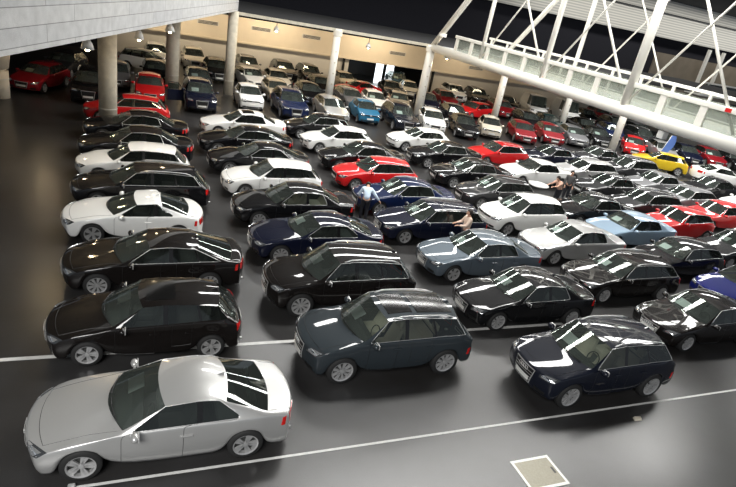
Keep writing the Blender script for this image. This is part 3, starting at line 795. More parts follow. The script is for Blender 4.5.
        MB().box((mx + .062, sd * (hw + .09), mz + .06), (.02, .17, .10)).build('mirror_glass', M['chrome'], o)
    # window trim: bright line round the side glass
    if trim:
        gl = [f for f, m in zip(fs, fm) if m in (2, 4)]
        for c in components(gl):
            for lp in boundary_loops(c):
                pts = [vs[i] + ns[i] * .004 for i in lp]
                MB().tube(pts, .008 if detail else .010, 4, closed=True).build('window_trim', M['chrome'], root, True)
    if rails:
        for sd in (1, -1):
            xa, xb = x0 + s['Hs'] + .12, x0 + s['R0s'] - .06; pts = []
            for k in range(9):
                x = xa + (xb - xa) * k / 8
                l, n = snap((x, sd * (s['ys'] - .045) * hw, H - .04), 0)
                pts.append(l + Vector((0, 0, .045 if 0 < k < 8 else .0)))
            MB().tube(pts, .018, 6).build('roof_rail', M['chrome'], root, True)
    if sunroof:
        patch([(x0 + s['Hc'] + .16, -.44, H), (x0 + s['Hc'] + .80, -.44, H), (x0 + s['Hc'] + .80, .44, H), (x0 + s['Hc'] + .16, .44, H)], 'sunroof', M['pillar'], 6, 6, .008)
        if kind == 'suv':
            patch([(x0 + s['Hc'] + .92, -.46, H), (x0 + s['R0c'] - .15, -.46, H), (x0 + s['R0c'] - .15, .46, H), (x0 + s['Hc'] + .92, .46, H)], 'roof_window', M['pillar'], 6, 6, .008)
    # cabin
    wdt = hw * .80; fl = cl + .10; xa, xb = x0 + s['Ac'] + .05, x0 + (s['R0c'] if s['tail'][0][1] < .93 else s['D1b'] + .15)
    bz = s['belt0'] - .05
    cb = MB(); c4 = [(xa, -wdt), (xb, -wdt), (xb, wdt), (xa, wdt)]
    cb.add([(x, y, fl + .12) for x, y in c4] + [(x, y * 1.02, bz) for x, y in c4], [(0, 1, 2, 3), (0, 4, 5, 1), (1, 5, 6, 2), (2, 6, 7, 3), (3, 7, 4, 0)])
    cb.build('cabin_lining', M['cabin'], root)
    dash = MB(); yy = wdt * .97
    pr = [(x0 + s['Ac'] + .12, s['cowl'] - .05), (x0 + s['As'] + .12, s['cowl'] - .04), (x0 + s['As'] + .30, s['cowl'] - .10), (x0 + s['As'] + .32, s['cowl'] - .30), (x0 + s['Ac'] + .12, s['cowl'] - .30)]
    dash.add([(x, -yy, z) for x, z in pr] + [(x, yy, z) for x, z in pr], [(4, 3, 2, 1, 0), (5, 6, 7, 8, 9)] + [(k, (k + 1) % 5, 5 + (k + 1) % 5, 5 + k) for k in range(5)])
    dash.build('dashboard', M['cabin'], root)
    def seat(cx, cy, wd, nm):
        zs = fl + .16; bk = min(H - (.30 if wd < .7 else .48), zs + (.66 if wd < .7 else .5))
        sm = MB().box((cx, cy, zs + .10), (.50, wd, .20), bev=.05)
        sm.add([(cx + .18, cy - wd / 2, zs + .14), (cx + .32, cy - wd / 2, zs + .14), (cx + .32, cy + wd / 2, zs + .14), (cx + .18, cy + wd / 2, zs + .14),
                (cx + .36, cy - wd * .42, bk), (cx + .45, cy - wd * .42, bk), (cx + .45, cy + wd * .42, bk), (cx + .36, cy + wd * .42, bk)],
               [(3, 2, 1, 0), (4, 5, 6, 7), (0, 1, 5, 4), (1, 2, 6, 5), (2, 3, 7, 6), (3, 0, 4, 7)])
        for q in ((0,) if wd < .7 else (-.4, .4)): sm.box((cx + .42, cy + q, bk + .10), (.10, .26, .16), bev=.03)
        return sm.build(nm, M[seat_m], root)
    seat_m = seat_name = seat_mat_name
    for sd in (1, -1): seat(x0 + s['B'] - .42, sd * .37, .50, 'seat')
    seat(x0 + min(s['D1b'] - .18, s['B'] + .62), 0, 1.15, 'rear_seat')
    if detail:
        MB().tube([(x0 + s['As'] + .42 + .06 * math.sin(R(a)), -.37 + .18 * math.cos(R(a)), s['cowl'] - .08 + .17 * math.sin(R(a))) for a in range(0, 360, 24)], .014, 6, closed=True).build('steering_wheel', M['dark'], root, True)
        for sd in (1, -1):
            for dx, ok in ((s['B'] - .22, True), (s['D1b'] - .12 if kind not in ('hatch',) else s['D1b'] - .2, s['doors'] == 4)):
                if not ok: continue
                l, n = snap((x0 + dx, sd * hw, s['belt0'] - .15), .012)
                par = root
                for c in root.children:
                    if c.name.split('.')[0] == ('front_door' if dx < s['B'] else 'rear_door') and c.get('door_y', 0) * sd > 0: par = c
                MB().box(l, (.22, .035, .035), bev=.012).build('door_handle', M['black'], par)['painted_tmp'] = 1
        for q, y0_ in enumerate((-.55, .10)):
            pts = [snap((x0 + s['Ac'] + .06 + .22 * ((y0_ + t) / hw) ** 2, y0_ + t, s['cowl'] + .03), .016)[0] for t in (0, .15, .3, .45, .56)]
            MB().tube(pts, .010, 5).build('wiper', M['dark'], root)
        for o in list(root.children):
            gn = o.name.split('.')[0]
            if gn in ('hood', 'front_door', 'rear_door', 'tailgate', 'trunk_lid'):
                F = [tuple(p.vertices) for p in o.data.polygons]; vv = [v.co.copy() for v in o.data.vertices]
                lp = max(boundary_loops(F), key=len)
                MB().tube([vv[i] for i in lp], .005, 4, closed=True).build('panel_gap', M['dark'], o)
        l, n = snap((x0 + s['R0c'] - .12, 0, H), 0)
        MB().add([l + Vector(v) for v in ((-.08, -.02, 0), (.08, -.02, 0), (.08, .02, 0), (-.08, .02, 0), (.06, -.006, .05), (.07, -.006, .05), (.07, .006, .05), (.06, .006, .05))],
                 [(4, 5, 6, 7), (0, 1, 5, 4), (1, 2, 6, 5), (2, 3, 7, 6), (3, 0, 4, 7)]).build('roof_antenna', M['black'], root)['painted_tmp'] = 1
        for sd in (1, -1): 
            l, n = snap((x1, sd * .55, cl + .12), .0)
            MB().tube([l + Vector((-.08, 0, -.03)), l + Vector((.03, 0, -.03))], .035, 10).build('exhaust_pipe', M['chrome'], root, True)
    if not detail and kind != 'van':
        pass
    return root
seat_mat_name = 'seat_dark'
TEMPL = {}
def template(kind, detail, **kw):
    global seat_mat_name
    key = (kind, detail, tuple(sorted(kw.items())))
    if key not in TEMPL:
        seat_mat_name = kw.get('seat', 'seat_dark')
        TEMPL[key] = make_template(kind, detail, **kw)
    return TEMPL[key]
def copy_tree(o, parent, mat):
    c = o.copy(); COL.objects.link(c); c.parent = parent
    if o.get('painted_tmp'):
        c.material_slots[0].link = 'OBJECT'; c.material_slots[0].material = mat
        del c['painted_tmp']
    if 'door_y' in c: del c['door_y']
    for ch in CH.get(o.name, []): copy_tree(ch, c, mat)
    return c
CH = {}
def index_children(o):
    CH[o.name] = list(o.children)
    for c in o.children: index_children(c)
SHEETS = []
def place_car(kind, colour, x, y, label, group, rz=0.0, detail=False, sheet=False, centre=False, **kw):
    t = template(kind, detail, **kw)
    if t.name not in CH: index_children(t)
    s = SPEC[kind]
    off = 0 if centre else (s['Hc'] + s['R0c']) / 2 - s['L'] / 2       # the table gives the middle of the roof panel
    c = copy_tree(t, None, M[colour])
    c.rotation_euler = (0, 0, R(rz)); c.location = (x - off * math.cos(R(rz)), y - off * math.sin(R(rz)), 0)
    tag(c, label, 'van' if kind == 'van' else 'car', group)
    if sheet: SHEETS.append((c, s, label, colour, kind))
    return c
ORD = 'first second third fourth fifth sixth seventh eighth ninth tenth'.split()
LOOK = {'black': 'black', 'brownblack': 'black', 'navy': 'navy blue', 'navyblack': 'blue-black', 'darkgrey': 'dark grey', 'grey': 'slate grey', 'midgrey': 'grey', 'bluegrey': 'blue-grey', 'lightblue': 'light blue', 'darkblue': 'dark blue', 'darkred': 'dark red', 'green': 'dark green'}
KIND = dict(sedan='sedan', coupe='two-door coupe', sportback='sloping-back liftback', hatch='hatchback', sport_hatch='low hatchback', wagon='estate car with roof rails', suv='off-roader', tt='rounded sports coupe', mpv='tall hatchback', mini='small rounded car', van='van', compact='compact hatchback')
FILES = ['leftmost file', 'second file from left', 'third file from left', 'fourth file from left', 'fifth file from left', 'sixth file from left', 'seventh file from left']
# kind, colour, roof X, roof Y, extras   (every file runs from the front to the back; noses point to -X)
A = dict
ROWS = [
 [('coupe', 'silver', 1.08, 8.62, A(sheet=True)), ('hatch', 'brownblack', 1.04, 11.73, A(sheet=True, sunroof=True, trim=False)), ('sportback', 'brownblack', 1.05, 14.69, A(sheet=True, rim='nine')), ('tt', 'white', .45, 17.8, A(trim=False)),
  ('wagon', 'black', 1.12, 20.5, A()), ('hatch', 'white', .75, 23.0, A()), ('sedan', 'black', .54, 25.6, A()), ('sedan', 'black', .55, 28.5, A(sheet=True)), ('hatch', 'red', .41, 31.9, A())],
 [('suv', 'grey', 6.5, 10.42, A(sheet=True, sunroof=True, seat='seat_beige', rim='nine')), ('suv', 'brownblack', 6.25, 13.3, A(sheet=True, rim='nine')), ('coupe', 'navy', 6.24, 16.4, A(sheet=True, rim='nine')), ('sedan', 'black', 6.04, 19.2, A(seat='seat_beige', rim='nine')),
  ('hatch', 'white', 6.12, 22.0, A()), ('coupe', 'black', 5.82, 24.75, A()), ('sportback', 'black', 5.69, 27.6, A()), ('sedan', 'white', 6.03, 30.8, A(sunroof=True))],
 [('suv', 'navyblack', 11.88, 8.72, A(sheet=True, seat='seat_beige', rim='nine')), ('sedan', 'black', 11.78, 12.05, A(sheet=True, rim='nine')), ('sedan', 'bluegrey', 11.87, 14.96, A(sheet=True)), ('wagon', 'navy', 11.75, 17.87, A(sheet=True)),
  ('sedan', 'darkblue', 11.39, 20.6, A(sheet=True)), ('hatch', 'red', 11.45, 23.5, A()), ('sedan', 'black', 11.46, 26.2, A()), ('hatch', 'white', 11.35, 29.2, A()), ('hatch', 'black', 11.0, 32.0, A())],
 [('sedan', 'brownblack', 17.54, 10.31, A(sheet=True)), ('wagon', 'brownblack', 17.24, 13.25, A(sheet=True, rim='nine')), ('sedan', 'silver', 16.91, 16.1, A(sheet=True)), ('mpv', 'white', 16.56, 18.8, A(sheet=True, trim=False)),
  ('hatch', 'darkgrey', 17.05, 21.75, A(sheet=True)), ('sedan', 'black', 16.99, 24.6, A(sheet=True)), ('sedan', 'black', 17.1, 27.9, A()), ('sport_hatch', 'white', 17.23, 31.0, A(trim=False))],
 [('sedan', 'blue', 22.3, 12.0, A()), ('hatch', 'black', 21.7, 14.6, A(sheet=True)), ('sedan', 'lightblue', 21.57, 17.5, A(sheet=True, trim=False)), ('sedan', 'black', 21.4, 19.9, A()),
  ('sedan', 'white', 22.08, 25.57, A(trim=False)), ('hatch', 'red', 22.0, 29.1, A())],
 [('sedan', 'black', 26.75, 15.5, A(sheet=True)), ('compact', 'red', 26.3, 18.4, A()), ('wagon', 'darkgrey', 26.85, 21.0, A()), ('sedan', 'darkgrey', 26.4, 23.7, A()), ('wagon', 'silver', 27.4, 26.6, A(trim=False)), ('sedan', 'navy', 26.63, 29.5, A())],
 [('sedan', 'white', 31.5, 16.9, A()), ('compact', 'red', 30.9, 19.7, A()), ('hatch', 'midgrey', 31.4, 22.2, A()), ('sedan', 'midgrey', 31.6, 24.9, A()), ('suv', 'darkgrey', 31.95, 27.4, A()), ('sedan', 'darkgrey', 31.7, 30.4, A())],
]
for fi, row in enumerate(ROWS):
    for n, (k, c, x, y, kw) in enumerate(row):
        lab = '%s %s, %s from the front in %s' % (LOOK.get(c, c), KIND[k], ORD[n], FILES[fi])
        near = math.hypot(x, y) < 23
        if fi in (3, 4): x += .25      # roof middle seen a little forward on these files
        place_car(k, c, x, y, lab, 'cars in the ' + FILES[fi], 0, near, **kw)
D = 'cars facing the camera at the back'
# kind, colour, roof X, Y, nose heading turn (0 = nose to -X, 90 = nose to the camera), label
BACK = [
 ('hatch', 'darkred', -4.75, 38.5, 70, 'dark red hatchback standing alone at the far left edge'),
 ('hatch', 'darkgrey', -4.0, 43.6, 75, 'dark car with bright grille behind the dark red hatchback at far left'),
 ('suv', 'black', -2.26, 37.2, 90, 'black off-roader with lit headlamps left of the thick column'),
 ('hatch', 'midgrey', -1.0, 42.0, 90, 'pale grey hatchback peeking out right of the thick column'),
 ('hatch', 'red', .99, 38.9, 90, 'bright red hatchback facing the camera between two round columns'),
 ('mpv', 'white', .43, 48.0, 170, 'white hatchback seen from the side at the back left'),
 ('suv', 'white', 1.78, 52.2, 90, 'white off-roader against the wall between the first two columns'),
 ('hatch', 'black', 1.5, 44.8, 90, 'black hatchback behind the bright red hatchback between the columns'),
 ('suv', 'cream', 4.83, 52.75, 90, 'cream-white off-roader against the wall right of the second column'),
 ('hatch', 'darkgrey', 4.39, 43.6, 90, 'dark grey hatchback directly behind the navy car with open door'),
 ('suv', 'black', 6.2, 48.1, 90, 'black off-roader left of the balcony-end column'),
 ('suv', 'navy', 3.88, 37.7, 90, 'navy off-roader facing the camera with its door open'),
 ('mini', 'white', 7.3, 39.0, 90, 'small white car facing the camera right of the balcony-end column'),
 ('hatch', 'white', 8.7, 47.2, 100, 'white hatchback behind the small white car near the balcony-end column'),
 ('hatch', 'beige', 10.0, 42.8, 90, 'beige hatchback behind the blue off-roader'),
 ('hatch', 'cream', 11.15, 47.9, 90, 'cream hatchback behind the beige hatchback'),
 ('suv', 'midgrey', 9.4, 52.4, 90, 'grey off-roader against the back wall, left of two black ones'),
 ('suv', 'black', 12.73, 52.5, 90, 'left one of two black off-roaders against the back wall'),
 ('suv', 'brownblack', 15.1, 52.2, 90, 'right one of two black off-roaders against the back wall'),
 ('suv', 'darkblue', 9.9, 38.2, 90, 'blue off-roader facing the camera between white and silver cars'),
 ('hatch', 'black', 12.75, 43.4, 90, 'black hatchback with white sheet behind the blue off-roader'),
 ('hatch', 'brownblack', 14.95, 47.6, 90, 'dark hatchback just left behind the slim steel column'),
 ('hatch', 'silver', 13.0, 38.4, 90, 'silver hatchback facing the camera in front of the slim steel column'),
 ('hatch', 'beige', 18.6, 52.2, 90, 'beige hatchback against the back wall right of the slim column'),
 ('hatch', 'midgrey', 16.1, 43.2, 90, 'grey hatchback right of the slim steel column'),
 ('coupe', 'red', 19.0, 47.7, 15, 'red low coupe seen from the side behind the teal car'),
 ('hatch', 'white', 18.4, 43.4, 80, 'white hatchback just behind the teal small car'),
 ('mini', 'teal', 15.7, 38.4, 85, 'teal blue small car facing the camera'),
 ('suv', 'navyblack', 18.1, 37.6, 85, 'dark navy off-roader right of the teal car'),
 ('hatch', 'beige', 21.2, 44.4, 70, 'beige hatchback behind the dark navy off-roader'),
 ('suv', 'green', 25.9, 55.8, 80, 'dark green off-roader in the doorway of the back wall'),
 ('mini', 'cream', 25.4, 51.4, 75, 'cream small car left of the first footbridge column'),
 ('hatch', 'white', 21.3, 38.2, 72, 'white hatchback facing the camera by the first footbridge column'),
 ('suv', 'white', 31.1, 52.6, 80, 'white off-roader against the back wall right of the first footbridge column'),
 ('hatch', 'darkred', 28.2, 49.0, 80, 'dark red hatchback in front of the white off-roader at the back wall'),
 ('hatch', 'red', 29.2, 43.9, 20, 'red hatchback seen from the side left of the second footbridge column'),
 ('hatch', 'black', 23.6, 37.2, 72, 'black hatchback right of the white hatchback by the first footbridge column'),
 ('mini', 'cream', 26.3, 37.5, 65, 'cream small rounded car below the second footbridge column'),
 ('hatch', 'darkred', 29.3, 37.4, 68, 'dark red hatchback next to the cream small car'),
 ('hatch', 'darkred', 32.4, 37.8, 68, 'dark red hatchback with bright windscreen, second beside the cream small car'),
 ('van', 'white', 39.0, 49.0, 70, 'left white van under the footbridge'),
 ('van', 'white', 42.6, 48.2, 70, 'right white van under the footbridge'),
 ('hatch', 'midgrey', 35.2, 38.0, 68, 'dark grey hatchback right of the two dark red hatchbacks'),
 ('hatch', 'black', 38.4, 38.5, 68, 'black hatchback left of the rightmost slim column'),
 ('suv', 'darkred', 49.7, 50.6, 70, 'dark red off-roader far behind under the footbridge'),
 ('hatch', 'darkblue', 42.9, 41.6, 68, 'blue hatchback behind the bright red hatchback near the yellow car'),
 ('hatch', 'red', 40.8, 36.3, 50, 'bright red hatchback behind the yellow car'),
 ('hatch', 'silver', 43.3, 35.5, 62, 'silver hatchback right of the bright red hatchback behind the yellow car'),
 ('hatch', 'navy', 46.0, 35.3, 65, 'navy hatchback under the bridge right of the silver hatchback'),
 ('hatch', 'darkred', 48.7, 35.0, 65, 'dark red hatchback under the bridge at far right'),
 ('hatch', 'black', 51.5, 34.6, 65, 'black hatchback cut by the right edge under the bridge'),
 ('hatch', 'yellow', 38.9, 30.6, -38, 'yellow hatchback, the only yellow car'),
 ('coupe', 'white', 41.7, 28.4, 160, 'white coupe right of the yellow hatchback'),
 ('sedan', 'black', 36.6, 24.7, 0, 'black sedan behind the bright red cars at the right, below the white coupe'),
 ('sedan', 'white', 36.6, 21.7, 0, 'white sedan cut by the right edge of the photo'),
]
for k, c, x, y, a, lab in BACK:
    place_car(k, c, x, y, lab, D, a, False, sheet=k in ('hatch', 'suv') and rnd.random() < .35, trim=False)
# dark cars packed between the named ones, each described by its nearest named neighbour
def corners(x, y, a, l, w_):
    c, q = math.cos(R(a)), math.sin(R(a))
    return [Vector((x + dx * c - dy * q, y + dx * q + dy * c)) for dx, dy in ((-l / 2, -w_ / 2), (l / 2, -w_ / 2), (l / 2, w_ / 2), (-l / 2, w_ / 2))]
def apart(A_, B_):
    for P_, Q_ in ((A_, B_), (B_, A_)):
        for k in range(4):
            e = P_[(k + 1) % 4] - P_[k]; n = Vector((e.y, -e.x))
            if min((q - P_[k]).dot(n) for q in Q_) > 0: return True
    return False
boxes = []
for o in COL.objects:
    if o.parent is None and o.get('category') in ('car', 'van') and o.location.y > 34:
        k = [k for k in SPEC if NAME[k] == o.name.split('.')[0]][0]
        boxes.append((corners(o.location.x, o.location.y, math.degrees(o.rotation_euler.z), SPEC[k]['L'] + .1, SPEC[k]['W'] + .34), o['label'], o.location.copy()))
    if o.parent is None and o.get('category') == 'column': boxes.append((corners(o.location.x, o.location.y, 0, .9, .9), None, o.location.copy()))
fillc = ['black', 'darkgrey', 'navyblack', 'black', 'green', 'brownblack', 'midgrey', 'black', 'navy', 'darkred', 'black', 'darkgrey', 'black']
fk = ['hatch', 'suv', 'hatch', 'wagon', 'hatch', 'sedan']
named = [b for b in boxes if b[1]]; n = 0; used_l = set()
ya = 38.0
while ya < 52.0:
    xa = 2.5
    while xa < 49.5:
        y = ya; ang = 90 if xa < 16 else 78
        k = fk[n % len(fk)]; sp = SPEC[k]
        cc = corners(xa, y, ang, sp['L'] + .1, sp['W'] + .34)
        if not (y < 41 and xa < 23) and max(p.y for p in cc) < 54.7 and all(apart(cc, b[0]) and apart(b[0], cc) for b in boxes):
            c = fillc[n % len(fillc)]; n += 1
            best = sorted(named, key=lambda b: (b[2].x - xa) ** 2 + (b[2].y - y) ** 2)
            for nb in best:
                dx, dy = xa - nb[2].x, y - nb[2].y
                word = ('behind' if dy > 0 else 'in front of') if abs(dy) > abs(dx) else ('right of' if dx > 0 else 'left of')
                lab = ' '.join(('%s %s %s the %s' % (LOOK.get(c, c), KIND[k].replace(' with roof rails', ''), word, nb[1])).split()[:16])
                if lab not in used_l: break
            used_l.add(lab)
            place_car(k, c, xa, y, lab, D, ang, False, centre=True, trim=False)
            boxes.append((cc, None, None))
        xa += .35
    ya += .35

# paper sheets behind windscreens
for c, s, lab, colour, kind in SHEETS:
    short = lab.split(' in the ') if ' from the front' in lab else None
    w_, h_ = .42, .30
    x = -s['L'] / 2 + s['As'] + .02; z = s['cowl'] + .028
    dx, dz = .27, .235 if kind != 'suv' else .26
    # lies against the inside of the windscreen on the far side
    q = [Vector((x, .10, z)), Vector((x, .10 + w_, z - .01)), Vector((x + dx, .10 + w_, z + dz * .6)), Vector((x + dx, .10, z + dz * .6))]
    q = [p + Vector((.03, 0, -.03)) for p in q]
    o = MB().add(q + [p + Vector((.004, 0, -.004)) for p in q], [(3, 2, 1, 0), (4, 5, 6, 7), (0, 1, 5, 4), (1, 2, 6, 5), (2, 3, 7, 6), (3, 0, 4, 7)]).build('paper_sheet', M['paper'])
    o.location = c.location; o.rotation_euler = c.rotation_euler
    core = lab.replace(' from the front in ', ' in ').replace(' with roof rails', '').replace(' facing the camera', '').replace('against the back wall', 'at the wall')
    words = ('paper sheet behind windscreen of ' + core).split()
    tag(o, ' '.join(words[:16]), 'paper', 'paper sheets behind windscreens')
for t in TEMPL.values():
    st = [t]
    for o in st: st += CH.get(o.name, list(o.children)) if False else list(o.children)
    for o in reversed(st): bpy.data.objects.remove(o)

# ------------------------------------------------------------------ people
M['skin'] = pbr('skin', (.62, .36, .25), .55)
M['hair_dark'] = pbr('dark_hair', (.020, .012, .008), .6, noise=.4, nscale=60)
M['shirt_blue'] = pbr('pale_blue_shirt', (.58, .70, .82), .8, noise=.08, nscale=20)
M['shirt_peach'] = pbr('peach_white_top', (.80, .62, .50), .8, noise=.1, nscale=12)
M['shirt_pink'] = pbr('pink_top', (.78, .50, .38), .8, noise=.08, nscale=12)
M['jacket_grey'] = pbr('grey_jacket', (.10, .10, .10), .8, noise=.15, nscale=20)
M['trousers'] = pbr('dark_trousers', (.014, .015, .022), .8)
M['shoe'] = pbr('black_shoes', (.012, .011, .010), .4)
M['eye'] = pbr('eye', (.03, .02, .02), .2)
def skin_mesh(name, P, E, mat, parent, sub=2, root=0):
    me = bpy.data.meshes.new(name); me.from_pydata([tuple(p[0]) for p in P], E, []); me.update()
    ob = link(bpy.data.objects.new(name, me)); ob.modifiers.new('k', 'SKIN'); md = ob.modifiers.new('s', 'SUBSURF'); md.levels = sub; md.render_levels = sub
    sv = me.skin_vertices[0].data
    for v, p in zip(sv, P):
        r = p[1]; v.radius = r if isinstance(r, tuple) else (r, r); v.use_root = False
    sv[root].use_root = True
    dg = bpy.context.evaluated_depsgraph_get(); dg.update()
    m2 = bpy.data.meshes.new_from_object(ob.evaluated_get(dg)); bpy.data.objects.remove(ob); bpy.data.meshes.remove(me)
    m2.name = name; m2.materials.clear(); m2.materials.append(mat)
    for p in m2.polygons: p.use_smooth = True
    o = link(bpy.data.objects.new(name, m2)); o.parent = parent; return o
def person(loc, rz, label, pose, top, hairlen=.0, sleeves=1.0):
    """pose: joint name -> (x, y, z) in a frame whose +Y is the way the person faces"""
    t = thing('person', label, 'person', loc, R(rz))
    J = {k: Vector(v) for k, v in pose.items()}
    up = (J['head'] - J['neck']).normalized(); fwd = Vector(pose.get('look', (0, 1, 0))); fwd = (fwd - up * fwd.dot(up)).normalized()
    P = []; E = []
    def add(p, r, par=None):
        P.append((Vector(p), r)); i = len(P) - 1
        if par is not None: E.append((par, i))
        return i
    pel = add(J['pelvis'], .125); mid = add(J['pelvis'].lerp(J['chest'], .5), .12, pel); ch = add(J['chest'], .135, mid)
    nk = add(J['neck'], .055, ch); h0 = add(J['neck'].lerp(J['head'], .55), .068, nk); h1 = add(J['head'] + fwd * .012, .098, h0); h2 = add(J['head'] + up * .10, .078, h1)
    add(J['head'] + fwd * .125 - up * .012, .012, h1)      # nose
    for sd, q in ((-1, 'l'), (1, 'r')):
        sh = add(J['sh_' + q], .062, ch); el = add(J['el_' + q], .044, sh); wr = add(J['wr_' + q], .028, el)
        d = (J['wr_' + q] - J['el_' + q]).normalized(); side = d.cross(Vector((0, 0, 1)))
        side = side.normalized() if side.length > .1 else Vector((1, 0, 0)); nrm = side.cross(d).normalized()
        if nrm.z > 0: nrm = -nrm
        pm = add(J['wr_' + q] + d * .05, .030, wr)
        for k, (off, ln) in enumerate(((-.030, .068), (-.010, .080), (.011, .075), (.030, .058))):
            b = J['wr_' + q] + d * .088 + side * off
            f0 = add(b, .0095, pm); f1 = add(b + d * ln * .5 + nrm * .010, .009, f0); add(b + d * ln * .85 + nrm * .034, .0075, f1)
        tb = J['wr_' + q] + d * .035 + side * (-.038 * sd)
        t0 = add(tb, .012, wr); add(tb + d * .045 + side * (-.014 * sd) + nrm * .015, .009, t0)
    for q in 'lr':
        hp = add(J['hp_' + q], .095, pel); kn = add(J['kn_' + q], .062, hp); an = add(J['an_' + q], .042, kn); add(J['an_' + q] + Vector((0, .15, -.045)), .035, an)
    skin_mesh('body', P, E, M['skin'], t)
    # shirt
    P2 = []; E2 = []
    def a2(p, r, par=None):
        P2.append((Vector(p), r)); 
        if par is not None: E2.append((par, len(P2) - 1))
        return len(P2) - 1
    b0 = a2(J['pelvis'] - (J['chest'] - J['pelvis']) * .22, .15); b1 = a2(J['pelvis'].lerp(J['chest'], .5), .15, b0); b2 = a2(J['chest'], .165, b1); a2(J['chest'].lerp(J['neck'], .75), .075, b2)
    for q in 'lr':
        s0 = a2(J['sh_' + q], .085, b2); e0 = a2(J['sh_' + q].lerp(J['el_' + q], min(1, sleeves * 2)), .062, s0)
        if sleeves > .6: a2(J['el_' + q].lerp(J['wr_' + q], .92), .042, e0)
    skin_mesh('shirt', P2, E2, top, t)
    P2.clear(); E2.clear()
    p0 = a2(J['pelvis'] + Vector((0, 0, .06)), .145)
    for q in 'lr':
        h = a2(J['hp_' + q], .115, p0); k = a2(J['kn_' + q], .08, h); a2(J['an_' + q] + Vector((0, 0, -.02)), .062, k)
    skin_mesh('trousers', P2, E2, M['trousers'], t)
    for q in 'lr':
        f = J['an_' + q]; P2.clear(); E2.clear()
        x = a2(f + Vector((0, -.05, -.03)), .048); y = a2(f + Vector((0, .08, -.045)), .045, x); a2(f + Vector((0, .18, -.05)), .036, y)
        skin_mesh('shoe', P2, E2, M['shoe'], t)
    bm = bmesh.new(); bmesh.ops.create_uvsphere(bm, u_segments=18, v_segments=12, radius=1)
    rt = fwd.cross(up); c = J['head'] + up * .035 - fwd * .022; V = []
    for v in bm.verts:
        p = v.co.copy()
        if p.y > .35 and p.z < .45: p.y = .35
        lo = -.35 - hairlen
        p.z = max(p.z, lo) if p.z < 0 else p.z
        V.append(c + rt * p.x * .108 + fwd * p.y * .118 + up * p.z * .118)
    bm.verts.index_update(); F = [tuple(v.index for v in f.verts) for f in bm.faces]; bm.free()
    mesh_obj('hair', V, F, M['hair_dark'], t, True)
    for sd in (-1, 1):
        MB().lathe([(0, -.011), (.009, -.006), (.011, 0), (.009, .006), (0, .011)], 8, c=J['head'] + fwd * .104 + rt * sd * .034 + up * .012).build('eye', M['eye'], t, True)
    return t
STAND = dict(an_l=(-.11, 0, .085), an_r=(.11, .0, .085), kn_l=(-.10, .03, .50), kn_r=(.10, .03, .50), hp_l=(-.09, 0, .92), hp_r=(.09, 0, .92), pelvis=(0, 0, .98), chest=(0, .0, 1.32), neck=(0, .01, 1.50), head=(0, .03, 1.63),
             sh_l=(-.19, 0, 1.42), sh_r=(.19, 0, 1.42), el_l=(-.24, .02, 1.13), el_r=(.24, .02, 1.13), wr_l=(-.22, .12, .90), wr_r=(.22, .12, .90))
bend = dict(STAND, pelvis=(0, -.06, .95), hp_l=(-.09, -.05, .90), hp_r=(.09, -.05, .90), kn_l=(-.11, .06, .50), kn_r=(.11, .06, .50), chest=(.03, .22, 1.20), neck=(.05, .36, 1.30), head=(.06, .48, 1.33),
            sh_l=(-.16, .25, 1.25), sh_r=(.22, .24, 1.24), el_l=(-.28, .26, .98), el_r=(.42, .12, 1.02), wr_l=(-.22, .42, .84), wr_r=(.58, .16, .84), look=(0, .7, -.7))
person((8.72, 19.35, 0), -15, 'person in pale blue shirt bending towards the front wheel of the navy sedan', bend, M['shirt_blue'])
reach = dict(STAND, el_l=(-.26, .16, 1.18), wr_l=(-.20, .42, 1.16), el_r=(.26, .14, 1.16), wr_r=(.20, .38, 1.12), look=(0, .9, -.4))
person((11.75, 16.43, 0), 80, 'person in peach top with dark hair standing between blue-grey sedan and navy estate car', reach, M['shirt_peach'], .5)
lean = dict(STAND, chest=(0, .14, 1.24), neck=(0, .22, 1.40), head=(0, .29, 1.51), sh_l=(-.19, .15, 1.33), sh_r=(.19, .15, 1.33), el_l=(-.24, .38, 1.16), el_r=(.24, .38, 1.16), wr_l=(-.2, .62, 1.12), wr_r=(.2, .62, 1.12), look=(0, .8, -.6))
person((20.75, 21.9, 0), 92, 'person with dark hair and pink top leaning over a pale panel behind the white hatchback', lean, M['shirt_pink'], .1, .35)
person((22.05, 22.7, 0), 150, 'person in grey jacket standing right behind the white sedan', STAND, M['jacket_grey'], .1)
# pale oval panel the pink-topped person leans over, held up at waist height
pv = []; n_ = 28
for zz_ in (0, .05):
    for k in range(n_):
        a = 2 * math.pi * k / n_; pv.append((.60 * math.copysign(abs(math.cos(a)) ** .8, math.cos(a)), .36 * math.copysign(abs(math.sin(a)) ** .8, math.sin(a)), zz_))
o = mesh_obj('oval_panel', pv, [tuple(range(n_ - 1, -1, -1)), tuple(range(n_, 2 * n_))] + [(k, (k + 1) % n_, n_ + (k + 1) % n_, n_ + k) for k in range(n_)], M['white'])
o.location = (19.36, 21.95, 1.08); o.rotation_euler = (R(8), R(4), 0)
tag(o, 'pale oval panel held by the person with pink top', 'panel')

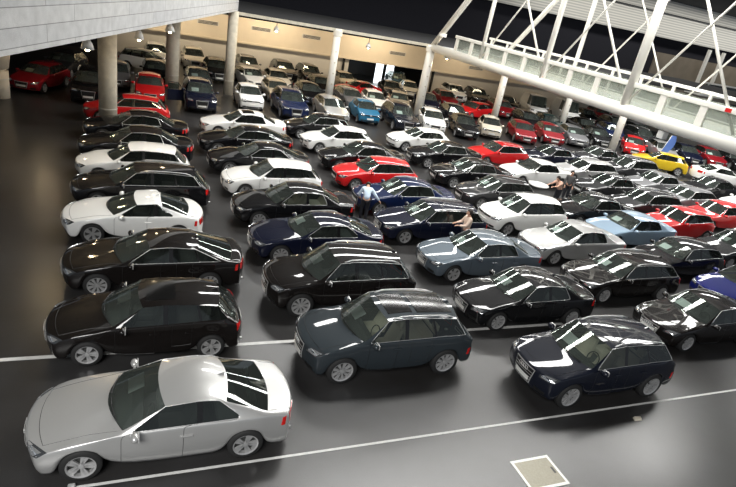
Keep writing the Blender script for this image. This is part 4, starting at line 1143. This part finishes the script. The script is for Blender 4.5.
# blue banner on a pole and a pale blue one at the right edge
M['banner'] = pbr('blue_banner', (.10, .19, .50), .7); M['banner_pale'] = pbr('pale_blue_banner', (.38, .48, .72), .7)
def banner(x, y, rz, label, mat, h, lean_):
    t = thing('flag_banner', label, 'banner', (x, y, 0), R(rz), 'flag banners')
    MB().lathe([(0, 0), (.26, 0), (.24, .05), (.05, .08), (.03, .25)], 16).build('base', M['dark'], t)
    MB().tube([(0, 0, .05), (lean_ * .5, 0, h * .5), (lean_, 0, h)], .022, 8).build('pole', M['lamp_white'], t, True)
    V = []; F = []
    for k in range(9):
        u = k / 8; z = .9 + (h - .9) * u; x0_ = lean_ * z / h
        w_ = .75 * math.sin(math.pi * min(1, .25 + u * .6))
        for yy in (-.012, .012): V += [(x0_ + .02, yy, z), (x0_ + .02 + w_, yy + .05 * math.sin(4 * u), z)]
    for k in range(8):
        a = k * 4; F += [(a, a + 1, a + 5, a + 4), (a + 2, a + 6, a + 7, a + 3), (a, a + 4, a + 6, a + 2), (a + 1, a + 3, a + 7, a + 5)]
    F += [(0, 2, 3, 1), (32, 33, 35, 34)]
    MB().add(V, F).build('cloth', mat, t)
banner(40.5, 33.3, -20, 'blue flag banner on a leaning pole between red and silver hatchbacks', M['banner'], 2.4, .7)
banner(50.3, 31.5, -30, 'pale blue flag banner at the right edge under the footbridge', M['banner_pale'], 2.4, .1)

# the navy off-roader stands with its door open
nv = [o for o in COL.objects if o.parent is None and str(o.get('label', '')).startswith('navy off-roader facing')][0]
sp = SPEC['suv']; hx_ = -sp['L'] / 2 + sp['As'] + .12; hy_ = sp['W'] / 2
d = MB().box((hx_ + .12, hy_ + .50, .72), (.07, .98, .66), rz=.18, bev=.02).build('open_door', M['navy'], nv)
fz = MB().tube([(hx_ + .03, hy_ + .03, 1.05), (hx_ + .16, hy_ + .35, 1.45), (hx_ + .22, hy_ + .9, 1.48), (hx_ + .22, hy_ + .97, 1.05)], .025, 6); fz.build('window_frame', M['dark'], d, True)
MB().box((hx_ + .14, hy_ + .62, 1.24), (.012, .60, .36), rz=.18).build('window_glass', M['sideglass'], d)
